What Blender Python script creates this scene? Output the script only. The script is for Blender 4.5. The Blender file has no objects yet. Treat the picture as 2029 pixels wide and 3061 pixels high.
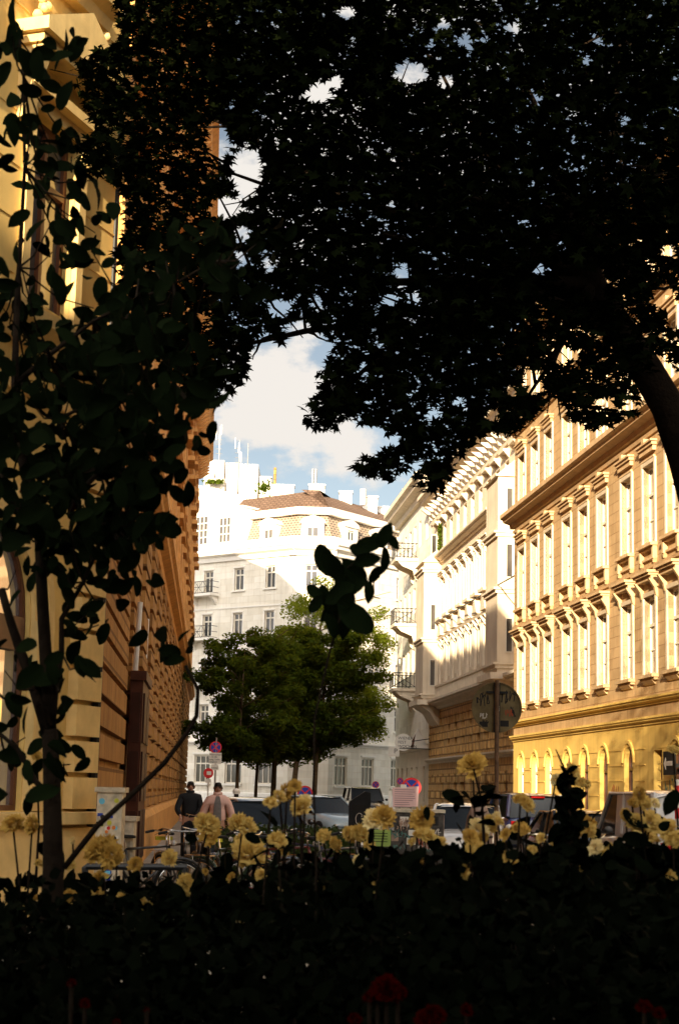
import bpy, math, random
import numpy as np
from mathutils import Vector, Matrix, noise
random.seed(7); RNG = np.random.default_rng(11)
S = bpy.context.scene; COL = S.collection
PI = math.pi; R = math.radians

# ------------------------------------------------------------------ camera
F = 4930.0; PITCH = math.atan(832/4930); ROLL = 0.023; EYE = 1.6
CAMM = Matrix.Rotation(PI/2+PITCH, 3, 'X') @ Matrix.Rotation(ROLL, 3, 'Z')
cam = bpy.data.cameras.new('camera'); camo = bpy.data.objects.new('camera', cam); COL.objects.link(camo)
camo.matrix_world = Matrix.Translation((0, 0, EYE)) @ CAMM.to_4x4()
cam.sensor_fit = 'VERTICAL'; cam.sensor_height = 36; cam.lens = F/3061*36
cam.clip_start = .1; cam.clip_end = 2000
cam.dof.use_dof = True; cam.dof.focus_distance = 60; cam.dof.aperture_fstop = 10
S.camera = camo
# ------------------------------------------------------------------ light
SUN = Vector((-0.20, -1.0, 0.28)).normalized()
EL = math.asin(SUN.z)
sl = bpy.data.lights.new('sun', 'SUN'); so = bpy.data.objects.new('sun', sl); COL.objects.link(so)
sl.energy = 5.0; sl.angle = R(.5); sl.color = (1.0, .81, .56)
so.rotation_euler = SUN.to_track_quat('Z', 'Y').to_euler()
W = bpy.data.worlds.new('World'); S.world = W; W.use_nodes = True
nt = W.node_tree; N = nt.nodes; LK = nt.links
bg = N['Background']; bg.inputs[1].default_value = .05
sky = N.new('ShaderNodeTexSky'); sky.sky_type = 'NISHITA'; sky.sun_disc = False
sky.sun_elevation = EL; sky.sun_rotation = R(180+11.3); sky.air_density = .6; sky.dust_density = .25; sky.ozone_density = 1.0
CLOUD_LV = 5.6
def nmath(op, a, b=None, c=None):
    n = N.new('ShaderNodeMath'); n.operation = op
    for i, x in enumerate((a, b, c)):
        if x is None: continue
        if hasattr(x, 'links'): LK.new(x, n.inputs[i])
        else: n.inputs[i].default_value = x
    return n.outputs[0]
tc = N.new('ShaderNodeTexCoord'); vec = tc.outputs['Generated']
n1 = N.new('ShaderNodeTexNoise'); n1.inputs['Scale'].default_value = 17; n1.inputs['Detail'].default_value = 10; n1.inputs['Roughness'].default_value = .58
mp = N.new('ShaderNodeMapping'); mp.inputs['Scale'].default_value = (1, 1, 1.7); mp.inputs['Location'].default_value = (.3, .1, .37)
LK.new(vec, mp.inputs[0]); LK.new(mp.outputs[0], n1.inputs[0])
def dirpx(px, py):
    v = CAMM @ Vector(((px-1014.5)/F, -(py-1530.5)/F, -1)); return v.normalized()
acc = None
for px, py, s, k in ((830, 1150, .030, 1.0), (930, 1190, .024, .8), (760, 1210, .03, .6), (1030, 1330, .017, .6), (1090, 1420, .02, .5), (720, 560, .04, .8), (1200, 230, .05, .6), (960, 300, .03, .6), (870, 1300, .008, .3)):
    d = dirpx(px, py)
    vd = N.new('ShaderNodeVectorMath'); vd.operation = 'DISTANCE'; LK.new(vec, vd.inputs[0]); vd.inputs[1].default_value = d
    g = nmath('MULTIPLY', nmath('EXPONENT', nmath('MULTIPLY', nmath('POWER', nmath('DIVIDE', vd.outputs['Value'], s), 2.0), -1.0)), k)
    acc = g if acc is None else nmath('ADD', acc, g)
sd_ = N.new('ShaderNodeVectorMath'); sd_.operation = 'DOT_PRODUCT'; LK.new(vec, sd_.inputs[0]); sd_.inputs[1].default_value = SUN
near = nmath('MAXIMUM', sd_.outputs['Value'], 0.0)  # extra unseen bright cloud around the sun, added to lift the shaded walls
mask = nmath('ADD', nmath('MULTIPLY', acc, .18), nmath('ADD', n1.outputs['Fac'], nmath('MULTIPLY', near, .16)))
mr = N.new('ShaderNodeMapRange'); mr.interpolation_type = 'SMOOTHSTEP'; LK.new(mask, mr.inputs[0])
mr.inputs[1].default_value = .52; mr.inputs[2].default_value = .66
mx = N.new('ShaderNodeMix'); mx.data_type = 'RGBA'; LK.new(mr.outputs[0], mx.inputs[0])
hs = N.new('ShaderNodeHueSaturation'); hs.inputs['Saturation'].default_value = .85; LK.new(sky.outputs[0], hs.inputs['Color'])
wb = N.new('ShaderNodeMix'); wb.data_type = 'RGBA'; wb.blend_type = 'MULTIPLY'; wb.inputs[0].default_value = 1; wb.inputs[7].default_value = (1.10, .96, .76, 1); LK.new(hs.outputs[0], wb.inputs[6])
LK.new(wb.outputs[2], mx.inputs[6]); cb = N.new('ShaderNodeVectorMath'); cb.operation = 'SCALE'; cb.inputs[0].default_value = (CLOUD_LV, CLOUD_LV*.945, CLOUD_LV*.88); LK.new(nmath('ADD', 1.0, nmath('MULTIPLY', near, 5.0)), cb.inputs['Scale']); LK.new(cb.outputs[0], mx.inputs[7])
LK.new(mx.outputs[2], bg.inputs[0])
S.view_settings.view_transform = 'Standard'; S.view_settings.look = 'None'; S.view_settings.gamma = 1
S.view_settings.exposure = 1.7
S.cycles.max_bounces = 6; S.cycles.transparent_max_bounces = 6

# ------------------------------------------------------------------ helpers
def at(px, py, Y):
    d = CAMM @ Vector(((px-1014.5)/F, -(py-1530.5)/F, -1)); d *= Y/d.y
    return Vector((d.x, d.y, d.z+EYE))
def proj(P):
    v = CAMM.transposed() @ (Vector(P)-Vector((0, 0, EYE))); return 1014.5+F*v.x/-v.z, 1530.5-F*v.y/-v.z
class MB:
    def __init__(s): s.v = []; s.f = []
    def add(s, vs, fs):
        o = len(s.v); s.v += [tuple(p) for p in vs]; s.f += [tuple(i+o for i in f) for f in fs]; return s
    def box(s, x0, x1, y0, y1, z0, z1):
        return s.add([(x0,y0,z0),(x1,y0,z0),(x1,y1,z0),(x0,y1,z0),(x0,y0,z1),(x1,y0,z1),(x1,y1,z1),(x0,y1,z1)],
              [(0,3,2,1),(4,5,6,7),(0,1,5,4),(1,2,6,5),(2,3,7,6),(3,0,4,7)])
    def prism(s, pts, a0, a1, axis='y'):       # polygon pts (a,b) extruded along axis; y: (x,z)  x: (y,z)  z: (x,y)
        n = len(pts)
        def m(p, t):
            return (p[0], t, p[1]) if axis == 'y' else ((t, p[0], p[1]) if axis == 'x' else (p[0], p[1], t))
        vs = [m(p, a0) for p in pts]+[m(p, a1) for p in pts]
        return s.add(vs, [tuple(range(n)), tuple(range(2*n-1, n-1, -1))]+[(i, (i+1) % n, (i+1) % n+n, i+n) for i in range(n)])
    def tube(s, path, rad, n=8, cap=True):
        path = [Vector(p) for p in path]
        if not hasattr(rad, '__len__'): rad = [rad]*len(path)
        o = len(s.v); up = None
        for i, p in enumerate(path):
            t = (path[min(i+1, len(path)-1)]-path[max(i-1, 0)]).normalized()
            if up is None:
                up = Vector((0, 0, 1)) if abs(t.z) < .9 else Vector((1, 0, 0))
            a = t.cross(up).normalized(); b = a.cross(t).normalized(); up = b
            for k in range(n):
                q = 2*PI*k/n; s.v.append(tuple(p+(a*math.cos(q)+b*math.sin(q))*rad[i]))
        for i in range(len(path)-1):
            for k in range(n):
                s.f.append((o+i*n+k, o+i*n+(k+1) % n, o+(i+1)*n+(k+1) % n, o+(i+1)*n+k))
        if cap:
            s.f.append(tuple(o+k for k in range(n-1, -1, -1))); e = o+(len(path)-1)*n; s.f.append(tuple(e+k for k in range(n)))
        return s
    def lathe(s, prof, c=(0, 0, 0), n=16, axis='z'):     # prof (r,h)
        o = len(s.v)
        for r, h in prof:
            for k in range(n):
                q = 2*PI*k/n; x, y = r*math.cos(q), r*math.sin(q)
                p = (x, y, h) if axis == 'z' else ((x, h, y) if axis == 'y' else (h, x, y))
                s.v.append((p[0]+c[0], p[1]+c[1], p[2]+c[2]))
        for i in range(len(prof)-1):
            for k in range(n): s.f.append((o+i*n+k, o+i*n+(k+1) % n, o+(i+1)*n+(k+1) % n, o+(i+1)*n+k))
        s.f.append(tuple(o+k for k in range(n-1, -1, -1))); e = o+(len(prof)-1)*n; s.f.append(tuple(e+k for k in range(n)))
        return s
    def mesh(s, name, m, smooth=False):
        me = bpy.data.meshes.new(name); me.from_pydata(s.v, [], s.f); me.update()
        if m: me.materials.append(m)
        if smooth: me.polygons.foreach_set('use_smooth', [True]*len(me.polygons))
        return me
    def build(s, name, m, parent=None, smooth=False, loc=None, rz=0, fix=True):
        me = s.mesh(name, m, smooth)
        if fix:
            import bmesh
            bm = bmesh.new(); bm.from_mesh(me); bmesh.ops.recalc_face_normals(bm, faces=bm.faces); bm.to_mesh(me); bm.free()
        return link(name, me, parent, loc, rz)
def pieces(mb):
    par = list(range(len(mb.v)))
    def find(i):
        while par[i] != i: par[i] = par[par[i]]; i = par[i]
        return i
    for f in mb.f:
        for k in f[1:]:
            a, b = find(f[0]), find(k)
            if a != b: par[b] = a
    gr = {}
    for f in mb.f: gr.setdefault(find(f[0]), []).append(f)
    out = []
    for fs in gr.values():
        m = MB(); mp_ = {}
        for f in fs:
            for i in f:
                if i not in mp_: mp_[i] = len(m.v); m.v.append(mb.v[i])
            m.f.append(tuple(mp_[i] for i in f))
        out.append(m)
    return out
def link(name, me, parent=None, loc=None, rz=0):
    o = bpy.data.objects.new(name, me); COL.objects.link(o)
    if parent: o.parent = parent
    if loc is not None: o.location = loc
    o.rotation_euler = (0, 0, rz)
    return o
def tag(o, label=None, cat=None, group=None, kind=None):
    if label: o['label'] = label
    if cat: o['category'] = cat
    if group: o['group'] = group
    if kind: o['kind'] = kind
    return o
def empty(name, loc, rz=0):
    o = bpy.data.objects.new(name, None); COL.objects.link(o); o.location = loc; o.rotation_euler = (0, 0, rz); o.empty_display_size = .3; return o
def copy_tree(o, parent=None):
    c = o.copy(); COL.objects.link(c); c.parent = parent
    for ch in o.children: copy_tree(ch, c)
    return c

MATS = {}
def mat(name, col, rough=.8, var=.15, scale=3., bump=0., bscale=20., spec=.3, metal=0, coat=0, brick=None, stain=0, trans=None, rand=0, emit=0):
    if name in MATS: return MATS[name]
    m = bpy.data.materials.new(name); m.use_nodes = True; t = m.node_tree; n = t.nodes; l = t.links
    b = n['Principled BSDF']; b.inputs['Roughness'].default_value = rough; b.inputs['Specular IOR Level'].default_value = spec; b.inputs['Metallic'].default_value = metal
    if coat: b.inputs['Coat Weight'].default_value = coat; b.inputs['Coat Roughness'].default_value = .04
    tcn = n.new('ShaderNodeTexCoord'); ob = tcn.outputs['Object']
    nz = n.new('ShaderNodeTexNoise'); nz.inputs['Scale'].default_value = scale; nz.inputs['Detail'].default_value = 6; l.new(ob, nz.inputs[0])
    r = n.new('ShaderNodeMapRange'); l.new(nz.outputs['Fac'], r.inputs[0]); r.inputs[1].default_value = .3; r.inputs[2].default_value = .7
    r.inputs[3].default_value = 1-var; r.inputs[4].default_value = 1+var*.6
    mul = n.new('ShaderNodeMix'); mul.data_type = 'RGBA'; mul.blend_type = 'MULTIPLY'; mul.inputs[0].default_value = 1
    mul.inputs[6].default_value = (*col, 1); l.new(r.outputs[0], mul.inputs[7]); out = mul.outputs[2]
    if stain:
        mpn = n.new('ShaderNodeMapping'); mpn.inputs['Scale'].default_value = (3.5, 3.5, .25); l.new(ob, mpn.inputs[0])
        nz2 = n.new('ShaderNodeTexNoise'); nz2.inputs['Scale'].default_value = 1.2; nz2.inputs['Detail'].default_value = 8; l.new(mpn.outputs[0], nz2.inputs[0])
        r2 = n.new('ShaderNodeMapRange'); l.new(nz2.outputs['Fac'], r2.inputs[0]); r2.inputs[1].default_value = .5; r2.inputs[2].default_value = .75; r2.inputs[3].default_value = 0; r2.inputs[4].default_value = stain
        m2 = n.new('ShaderNodeMix'); m2.data_type = 'RGBA'; l.new(r2.outputs[0], m2.inputs[0]); l.new(out, m2.inputs[6]); m2.inputs[7].default_value = (col[0]*.45, col[1]*.38, col[2]*.3, 1); out = m2.outputs[2]
    if rand:
        oi = n.new('ShaderNodeObjectInfo'); r3 = n.new('ShaderNodeMapRange'); l.new(oi.outputs['Random'], r3.inputs[0]); r3.inputs[3].default_value = 1-rand; r3.inputs[4].default_value = 1+rand*2
        m3 = n.new('ShaderNodeMix'); m3.data_type = 'RGBA'; m3.blend_type = 'MULTIPLY'; m3.inputs[0].default_value = 1; l.new(out, m3.inputs[6]); l.new(r3.outputs[0], m3.inputs[7]); out = m3.outputs[2]
    hgt = None
    if brick:
        bw, bh, mort = brick[:3]; sx = n.new('ShaderNodeSeparateXYZ'); l.new(ob, sx.inputs[0]); cx = n.new('ShaderNodeCombineXYZ'); l.new(sx.outputs[0], cx.inputs[0]); l.new(sx.outputs[2], cx.inputs[1])
        bt = n.new('ShaderNodeTexBrick'); l.new(cx.outputs[0], bt.inputs[0]); bt.inputs['Scale'].default_value = 1; bt.inputs['Brick Width'].default_value = bw; bt.inputs['Row Height'].default_value = bh
        bt.inputs['Mortar Size'].default_value = mort; bt.inputs['Mortar Smooth'].default_value = .2
        bt.inputs['Color1'].default_value = (1, 1, 1, 1); bt.inputs['Color2'].default_value = (.86, .84, .8, 1); dk = brick[3]; bt.inputs['Mortar'].default_value = (dk, dk*.9, dk*.8, 1)
        m4 = n.new('ShaderNodeMix'); m4.data_type = 'RGBA'; m4.blend_type = 'MULTIPLY'; m4.inputs[0].default_value = 1; l.new(out, m4.inputs[6]); l.new(bt.outputs['Color'], m4.inputs[7]); out = m4.outputs[2]
        bb = n.new('ShaderNodeBump'); bb.invert = True; bb.inputs['Strength'].default_value = .6; bb.inputs['Distance'].default_value = .03; l.new(bt.outputs['Fac'], bb.inputs['Height']); hgt = bb
    if bump:
        nb = n.new('ShaderNodeTexNoise'); nb.inputs['Scale'].default_value = bscale; nb.inputs['Detail'].default_value = 4; l.new(ob, nb.inputs[0])
        bu = n.new('ShaderNodeBump'); bu.inputs['Strength'].default_value = bump; bu.inputs['Distance'].default_value = .02; l.new(nb.outputs['Fac'], bu.inputs['Height'])
        if hgt: l.new(hgt.outputs[0], bu.inputs['Normal'])
        hgt = bu
    if hgt: l.new(hgt.outputs[0], b.inputs['Normal'])
    l.new(out, b.inputs['Base Color'])
    if emit: l.new(out, b.inputs['Emission Color']); b.inputs['Emission Strength'].default_value = emit
    if trans:
        tr = n.new('ShaderNodeBsdfTranslucent'); tr.inputs[0].default_value = (*trans, 1); ms = n.new('ShaderNodeMixShader'); ms.inputs[0].default_value = .36
        l.new(b.outputs[0], ms.inputs[1]); l.new(tr.outputs[0], ms.inputs[2]); l.new(ms.outputs[0], n['Material Output'].inputs[0])
    MATS[name] = m; return m
M_ASPH = mat('asphalt', (.085, .08, .073), .85, .3, 2, .3, 60)
M_PAVE = mat('pavement', (.27, .24, .20), .85, .2, 1, .2, 40, brick=(.6, .4, .01, .6))
M_KERB = mat('kerb_stone', (.3, .28, .25), .8, .2, 4)
M_SOIL = mat('soil', (.008, .006, .004), .95, .4, 6, .6, 20)
M_GRASS = mat('grass', (.03, .05, .012), .8, .4, 3, trans=(.05, .09, .02))
M_TAN = mat('tan_plaster', (.50, .34, .17), .85, .18, .8, .15, 30, stain=.45, brick=(.75, .32, .012, .62))
M_TANTRIM = mat('tan_trim', (.52, .36, .19), .8, .15, 3, .1, 30, stain=.3)
M_YEL = mat('yellow_plaster', (.72, .49, .13), .85, .1, 1.2, .1, 30, stain=.35)
M_CREAM = mat('cream_plaster', (.66, .56, .42), .85, .12, .9, .12, 30, stain=.4)
M_CREAMTRIM = mat('cream_trim', (.68, .58, .44), .8, .12, 3, .1, 30, stain=.25)
M_RUST = mat('rusticated_tan', (.72, .46, .18), .85, .2, 2, .2, 30, brick=(.7, .42, .04, .4), stain=.4)
M_WHITE = mat('white_plaster', (.82, .77, .67), .85, .1, 1, .08, 30, stain=.3, brick=(1.2, .5, .008, .86))
M_WHITETRIM = mat('white_trim', (.78, .74, .67), .75, .06, 3, .05, 30)
M_FRAME = mat('white_window_paint', (.66, .60, .50), .5, .06, 6)
M_BROWNFRAME = mat('brown_window_paint', (.12, .045, .02), .45, .2, 6)
M_PANE = mat('window_glass', (.055, .05, .045), .06, .5, .7, spec=.8, rand=.4)
M_CURT = mat('curtained_glass', (.20, .17, .13), .12, .25, 5, spec=.8, rand=.3)
M_AMBER = mat('amber_curtain_glass', (.36, .13, .03), .15, .35, 6, spec=.7)
M_OCHRE = mat('ochre_plaster', (.72, .50, .17), .85, .14, 1.5, .2, 60, stain=.4)
M_OCHRETRIM = mat('ochre_trim', (.76, .54, .22), .8, .14, 4, .15, 40, stain=.3)
M_BRICK = mat('red_brown_brick', (.66, .27, .075), .85, .25, 1.5, .2, 30, brick=(.5, .16, .015, .6), stain=.4)
M_BROWNSTONE = mat('brown_stone', (.46, .235, .07), .85, .22, 2, .25, 25, brick=(.9, .45, .025, .45), stain=.4)
M_STONETRIM = mat('brown_stone_trim', (.7, .36, .11), .8, .2, 3, .2, 30, stain=.35)
M_TILE = mat('roof_tiles', (.17, .105, .07), .85, .25, 3, .3, 10, brick=(.35, .3, .03, .45))
M_DIAPER = mat('mansard_shingles', (.13, .11, .09), .85, .2, 3, .2, 10, brick=(.26, .2, .04, 2.6))
M_DARKMETAL = mat('dark_metal', (.02, .02, .02), .5, .3, 5, metal=.3)
M_STEEL = mat('galvanised_steel', (.35, .34, .32), .45, .2, 5, metal=.6)
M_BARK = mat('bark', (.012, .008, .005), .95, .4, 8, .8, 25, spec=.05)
M_BARKL = mat('street_tree_bark', (.12, .075, .035), .95, .4, 8, .8, 25)  # lighter brown bark for the street trees
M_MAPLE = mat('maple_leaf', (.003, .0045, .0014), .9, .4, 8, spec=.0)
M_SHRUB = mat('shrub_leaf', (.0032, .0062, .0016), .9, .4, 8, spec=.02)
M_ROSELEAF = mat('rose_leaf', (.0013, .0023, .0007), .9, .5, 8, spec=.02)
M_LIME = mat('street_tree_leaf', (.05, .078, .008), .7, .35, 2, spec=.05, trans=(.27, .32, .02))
M_PETAL = mat('cream_petal', (.60, .43, .13), .85, .25, 30, spec=.05, trans=(.7, .48, .12))
M_REDPETAL = mat('red_petal', (.022, .0008, .0004), .9, .3, 30, spec=0)

# ------------------------------------------------------------------ ground
g = MB().add([(-900, -300, 0), (900, -300, 0), (900, 1500, 0), (-900, 1500, 0)], [(0, 1, 2, 3)])
tag(g.build('road', M_ASPH, fix=False), kind='structure')
LB = Vector((-2.934, 20, 0)); LD = Vector((-.07491, .99719, 0))      # left building corner and direction
YD = Vector((.3143, .9493, 0))
B1P = Vector((6.992, 65, 0)); B1D = Vector((.10083, -.9949, 0))
B2P = Vector((6.189, 98, 0)); B2D = Vector((.0868, -.99622, 0))
def strip(name, pts, z0, z1, m):
    b = MB().prism(pts, z0, z1, 'z'); return tag(b.build(name, m), kind='structure')
n_ = Vector((LD.y, -LD.x, 0))
a = LB-LD*.0; e = LB+LD*108
strip('pavement', [(a.x-6, a.y-14), (a.x+2.6, a.y-10), (a.x+3.1, a.y), (e.x+3.1, e.y), (e.x-1, e.y), (a.x-.5, a.y)], -.05, .13, M_PAVE)
strip('kerb', [(a.x+3.105, a.y), (a.x+3.25, a.y), (e.x+3.25, e.y), (e.x+3.105, e.y)], -.05, .135, M_KERB)
n1_ = B1P+B1D*40; f1_ = B1P-B1D*60
strip('pavement', [(n1_.x-2.6, n1_.y), (n1_.x+.5, n1_.y), (f1_.x+4, f1_.y), (f1_.x-2.6, f1_.y)], -.05, .13, M_PAVE)
strip('kerb', [(n1_.x-2.75, n1_.y), (n1_.x-2.605, n1_.y), (f1_.x-2.605, f1_.y), (f1_.x-2.75, f1_.y)], -.05, .135, M_KERB)
strip('planting_bed_soil', [(-4, -2), (6, -2), (6, 13), (-4, 12.5)], -.05, .16, M_SOIL)
strip('tree_bed_soil', [(-3.2, 40), (-.2, 40), (-1.2, 112), (-7.5, 112)], -.05, .15, M_SOIL)

# ------------------------------------------------------------------ facade kit
def wall(L, H, holes, depth, rev=.28, u0=0, z0=0):
    """front skin at y=0 with openings (a,b,c,d,arched) and reveals; closed box behind"""
    m = MB()
    us = sorted(set([u0, L]+[round(h[0], 3) for h in holes]+[round(h[1], 3) for h in holes]))
    vs = sorted(set([z0, H]+[round(h[2], 3) for h in holes]+[round(h[3], 3) for h in holes]))
    hs = [tuple(round(x, 3) for x in h[:4])+(len(h) > 4 and h[4],) for h in holes]
    for i in range(len(us)-1):
        for j in range(len(vs)-1):
            cx, cz = (us[i]+us[i+1])/2, (vs[j]+vs[j+1])/2
            if any(h[0] < cx < h[1] and h[2] < cz < h[3] for h in hs): continue
            m.add([(us[i], 0, vs[j]), (us[i+1], 0, vs[j]), (us[i+1], 0, vs[j+1]), (us[i], 0, vs[j+1])], [(0, 1, 2, 3)])
    for h in hs:
        a, b, c, d, ar = h
        if not ar:
            m.add([(a,0,c),(b,0,c),(b,0,d),(a,0,d),(a,rev,c),(b,rev,c),(b,rev,d),(a,rev,d)], [(0,4,5,1),(1,5,6,2),(2,6,7,3),(3,7,4,0)])
        else:
            r = (b-a)/2; sp = d-r; cx = (a+b)/2; arc = [(cx+r*math.cos(q), sp+r*math.sin(q)) for q in [PI*k/12 for k in range(13)]]
            m.add([(a,0,c),(b,0,c),(b,0,sp),(a,0,sp),(a,rev,c),(b,rev,c),(b,rev,sp),(a,rev,sp)], [(0,4,5,1),(1,5,6,2),(3,7,4,0)])
            for k in range(12):
                p, q = arc[k], arc[k+1]; m.add([(p[0],0,p[1]),(q[0],0,q[1]),(q[0],rev,q[1]),(p[0],rev,p[1])], [(0,1,2,3)])
                cn = (b, d) if k < 6 else (a, d); m.add([(p[0],0,p[1]),(cn[0],0,cn[1]),(q[0],0,q[1])], [(0,1,2)])
            m.add([(b,0,d),(a,0,d),(cx,0,d)], [(0,1,2)])
    D = depth
    m.add([(u0,0,z0),(L,0,z0),(L,0,H),(u0,0,H),(u0,D,z0),(L,D,z0),(L,D,H),(u0,D,H)], [(0,3,7,4),(1,5,6,2),(3,2,6,7),(4,7,6,5)])
    return m
def win_mesh(w, h, fm, pm, arched=False, tr=.36, mull=1, fw=.07, bars=0, y=.14):
    """frame and pane of one window, origin at bottom centre on the wall plane"""
    f = MB(); x = w/2
    zt = h-(w/2 if arched else 0)
    f.box(-x, -x+fw, y, y+.08, 0, zt); f.box(x-fw, x, y, y+.08, 0, zt); f.box(-x+fw, x-fw, y+.002, y+.078, 0, fw)
    if not arched: f.box(-x+fw, x-fw, y+.002, y+.078, h-fw, h)
    else:
        for k in range(10):
            q0, q1 = PI*k/10, PI*(k+1)/10; ro, ri = x, x-fw
            pts = [(ro*math.cos(q0), zt+ro*math.sin(q0)), (ro*math.cos(q1), zt+ro*math.sin(q1)), (ri*math.cos(q1), zt+ri*math.sin(q1)), (ri*math.cos(q0), zt+ri*math.sin(q0))]
            f.prism(pts, y, y+.08)
    zr = h*(1-tr)
    if tr: f.box(-x+fw, x-fw, y-.02, y+.07, zr-fw*.6, zr+fw*.6)
    for k in range(mull):
        cx = -x+w*(k+1)/(mull+1); f.box(cx-fw*.45, cx+fw*.45, y-.01, y+.075, fw, h-fw)
    for k in range(bars):
        zz = zr*(k+1)/(bars+1); f.box(-x+fw, x-fw, y+.01, y+.06, zz-.018, zz+.018)
    p = MB()
    if arched: p.prism([(-x, 0), (x, 0)]+[(x*math.cos(PI*k/10), zt+x*math.sin(PI*k/10)) for k in range(11)], y+.045, y+.06)
    else: p.box(-x, x, y+.045, y+.06, 0, h)
    return f.mesh('window', fm), p.mesh('pane', pm)
def prof_ledge(m, u0, u1, prof):
    """moulding: prof list of (out, z) swept along u"""
    m.prism([(-o, z) for o, z in prof], u0, u1, 'x'); return m
def cornice(m, u0, u1, z, h, out):
    return prof_ledge(m, u0, u1, [(-.02, z), (out*.25, z), (out*.3, z+h*.3), (out*.75, z+h*.45), (out*.8, z+h*.62), (out, z+h*.72), (out, z+h), (-.02, z+h)])
class Bld:
    def __init__(s, name, P, D, label, cat='building'):
        s.P = Vector(P); s.D = Vector(D).normalized(); s.rz = math.atan2(s.D.y, s.D.x); s.nrm = Vector((-s.D.y, s.D.x, 0))
        s.root = empty(name, s.P, s.rz); tag(s.root, label, cat)
    def part(s, name, mb, m, label=None, smooth=False):
        if name in ('cornice', 'pilaster', 'string_course', 'cornice_bracket'):
            for q in pieces(mb): o = q.build(name, m, s.root, smooth)
            return o
        o = mb.build(name, m, s.root, smooth); 
        if label: o['label'] = label
        return o
    def put(s, meshes, u, z, y=0, rz=0, label=None):
        o = link('window', meshes[0], s.root, (u, y, z), rz)
        p = link('pane', meshes[1], o)
        if label: o['label'] = label
        return o

# ================= tan building, right foreground
b1 = Bld('apartment_building', B1P, B1D, 'tan plastered apartment building above a yellow ground floor of arched windows')
C1 = [1.4, 3.72, 5.98, 8.73, 11.05, 13.42, 16.22, 18.55, 20.8, 23.6, 25.9, 28.2]
LEN1 = 30
up = []; 
for c in C1:
    for z0_, z1_ in ((5.03, 7.24), (8.73, 11.04), (12.85, 14.85), (16.5, 18.3)): up.append((c-.56, c+.56, z0_, z1_))
b1.part('wall', wall(LEN1, 19.2, up, 11, z0=3.78), M_TAN)
low = [(c-.47, c+.47, .9 if i not in (5, 9) else .15, 3.06, True) for i, c in enumerate(C1) if i != 7]+[(18.75, 19.55, .15, 2.9)]
gw1 = wall(LEN1, 3.775, low, 11)
for zz in (1.15, 1.6, 2.05, 2.5, 2.95):
    for i in range(len(C1)-1): gw1.box(C1[i]+.62, C1[i+1]-.62, -.02, .01, zz, zz+.03)
b1.part('ground_floor_wall', gw1, M_YEL, 'yellow rendered ground floor wall with faint grooves and arched openings')
fr = MB(); cornice(fr, -.25, LEN1+.1, 12.05, .55, .55); cornice(fr, -.12, LEN1+.1, 15.75, .35, .3); cornice(fr, -.3, LEN1+.1, 18.75, .6, .7)
prof_ledge(fr, -.02, LEN1, [(-.01, 11.85), (.05, 11.85), (.08, 11.95), (-.01, 11.95)])
prof_ledge(fr, -.02, LEN1, [(-.01, 8.02), (.05, 8.02), (.07, 8.1), (-.01, 8.1)])
b1.part('cornice', fr, M_TANTRIM)
fr = MB(); cornice(fr, -.1, LEN1+.1, 4.17, .22, .2); cornice(fr, -.1, LEN1+.1, 3.62, .22, .16); 
b1.part('string_course', fr, M_YEL)
wA = win_mesh(1.12, 2.21, M_FRAME, M_CURT, bars=1); wAd = win_mesh(1.12, 2.21, M_FRAME, M_PANE, bars=1); wAm = win_mesh(1.12, 2.31, M_FRAME, M_AMBER, bars=1)
wB = win_mesh(1.12, 2.31, M_FRAME, M_CURT, bars=1); wBd = win_mesh(1.12, 2.31, M_FRAME, M_PANE, bars=1); wC = win_mesh(1.12, 2.0, M_FRAME, M_CURT, bars=1); wD = win_mesh(1.12, 1.8, M_FRAME, M_PANE)
wG = win_mesh(.94, 2.16, M_FRAME, M_PANE, arched=True, tr=.3, mull=0); wGd = win_mesh(.94, 2.91, M_BROWNFRAME, M_PANE, arched=True, tr=.24, mull=1)
wGb = win_mesh(.94, 2.16, M_BROWNFRAME, M_PANE, arched=True, tr=.3, mull=0)
def casing_mesh(w, h):
    m = MB(); m.box(-w-.14, -w, -.05, .1, -.02, h+.12); m.box(w, w+.14, -.05, .1, -.02, h+.12); m.box(-w, w, -.048, .1, h, h+.12); return m.mesh('casing', mat('casing_paint', (.56, .46, .32), .6, .1, 6))
M_CAS = mat('casing_paint', (.56, .46, .32), .6, .1, 6)
CAS = {h: casing_mesh(.56, h) for h in (2.21, 2.31, 2.0, 1.8)}
def put_c(bb, w, c, z, h):
    o = bb.put(w, c, z); link('casing', CAS[h], o)
def hood_small(m, c, z, w=.75):
    m.box(c-w, c+w, -.15, .01, z, z+.09); m.box(c-w+.06, c+w-.06, -.10, .01, z-.15, z-.001); m.box(c-w-.05, c+w+.05, -.20, .01, z+.091, z+.15); m.box(c-.12, c+.12, -.20, .01, z+.151, z+.27); m.box(c-.62, c+.62, -.06, .01, z-.33, z-.27)
def hood_big(m, c, z, w=.78):
    m.box(c-w, c+w, -.28, .01, z, z+.07); m.box(c-w-.05, c+w+.05, -.34, .01, z+.071, z+.14); m.box(c-w+.03, c+w-.03, -.2, .01, z-.12, z-.001)
    for sx in (-1, 1):
        x = c+sx*(w-.08); m.prism([(-.27, z-.101), (.01, z-.101), (.01, z-.62), (-.06, z-.55), (-.1, z-.35), (-.2, z-.2)], x-.07, x+.07, 'x')
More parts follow.
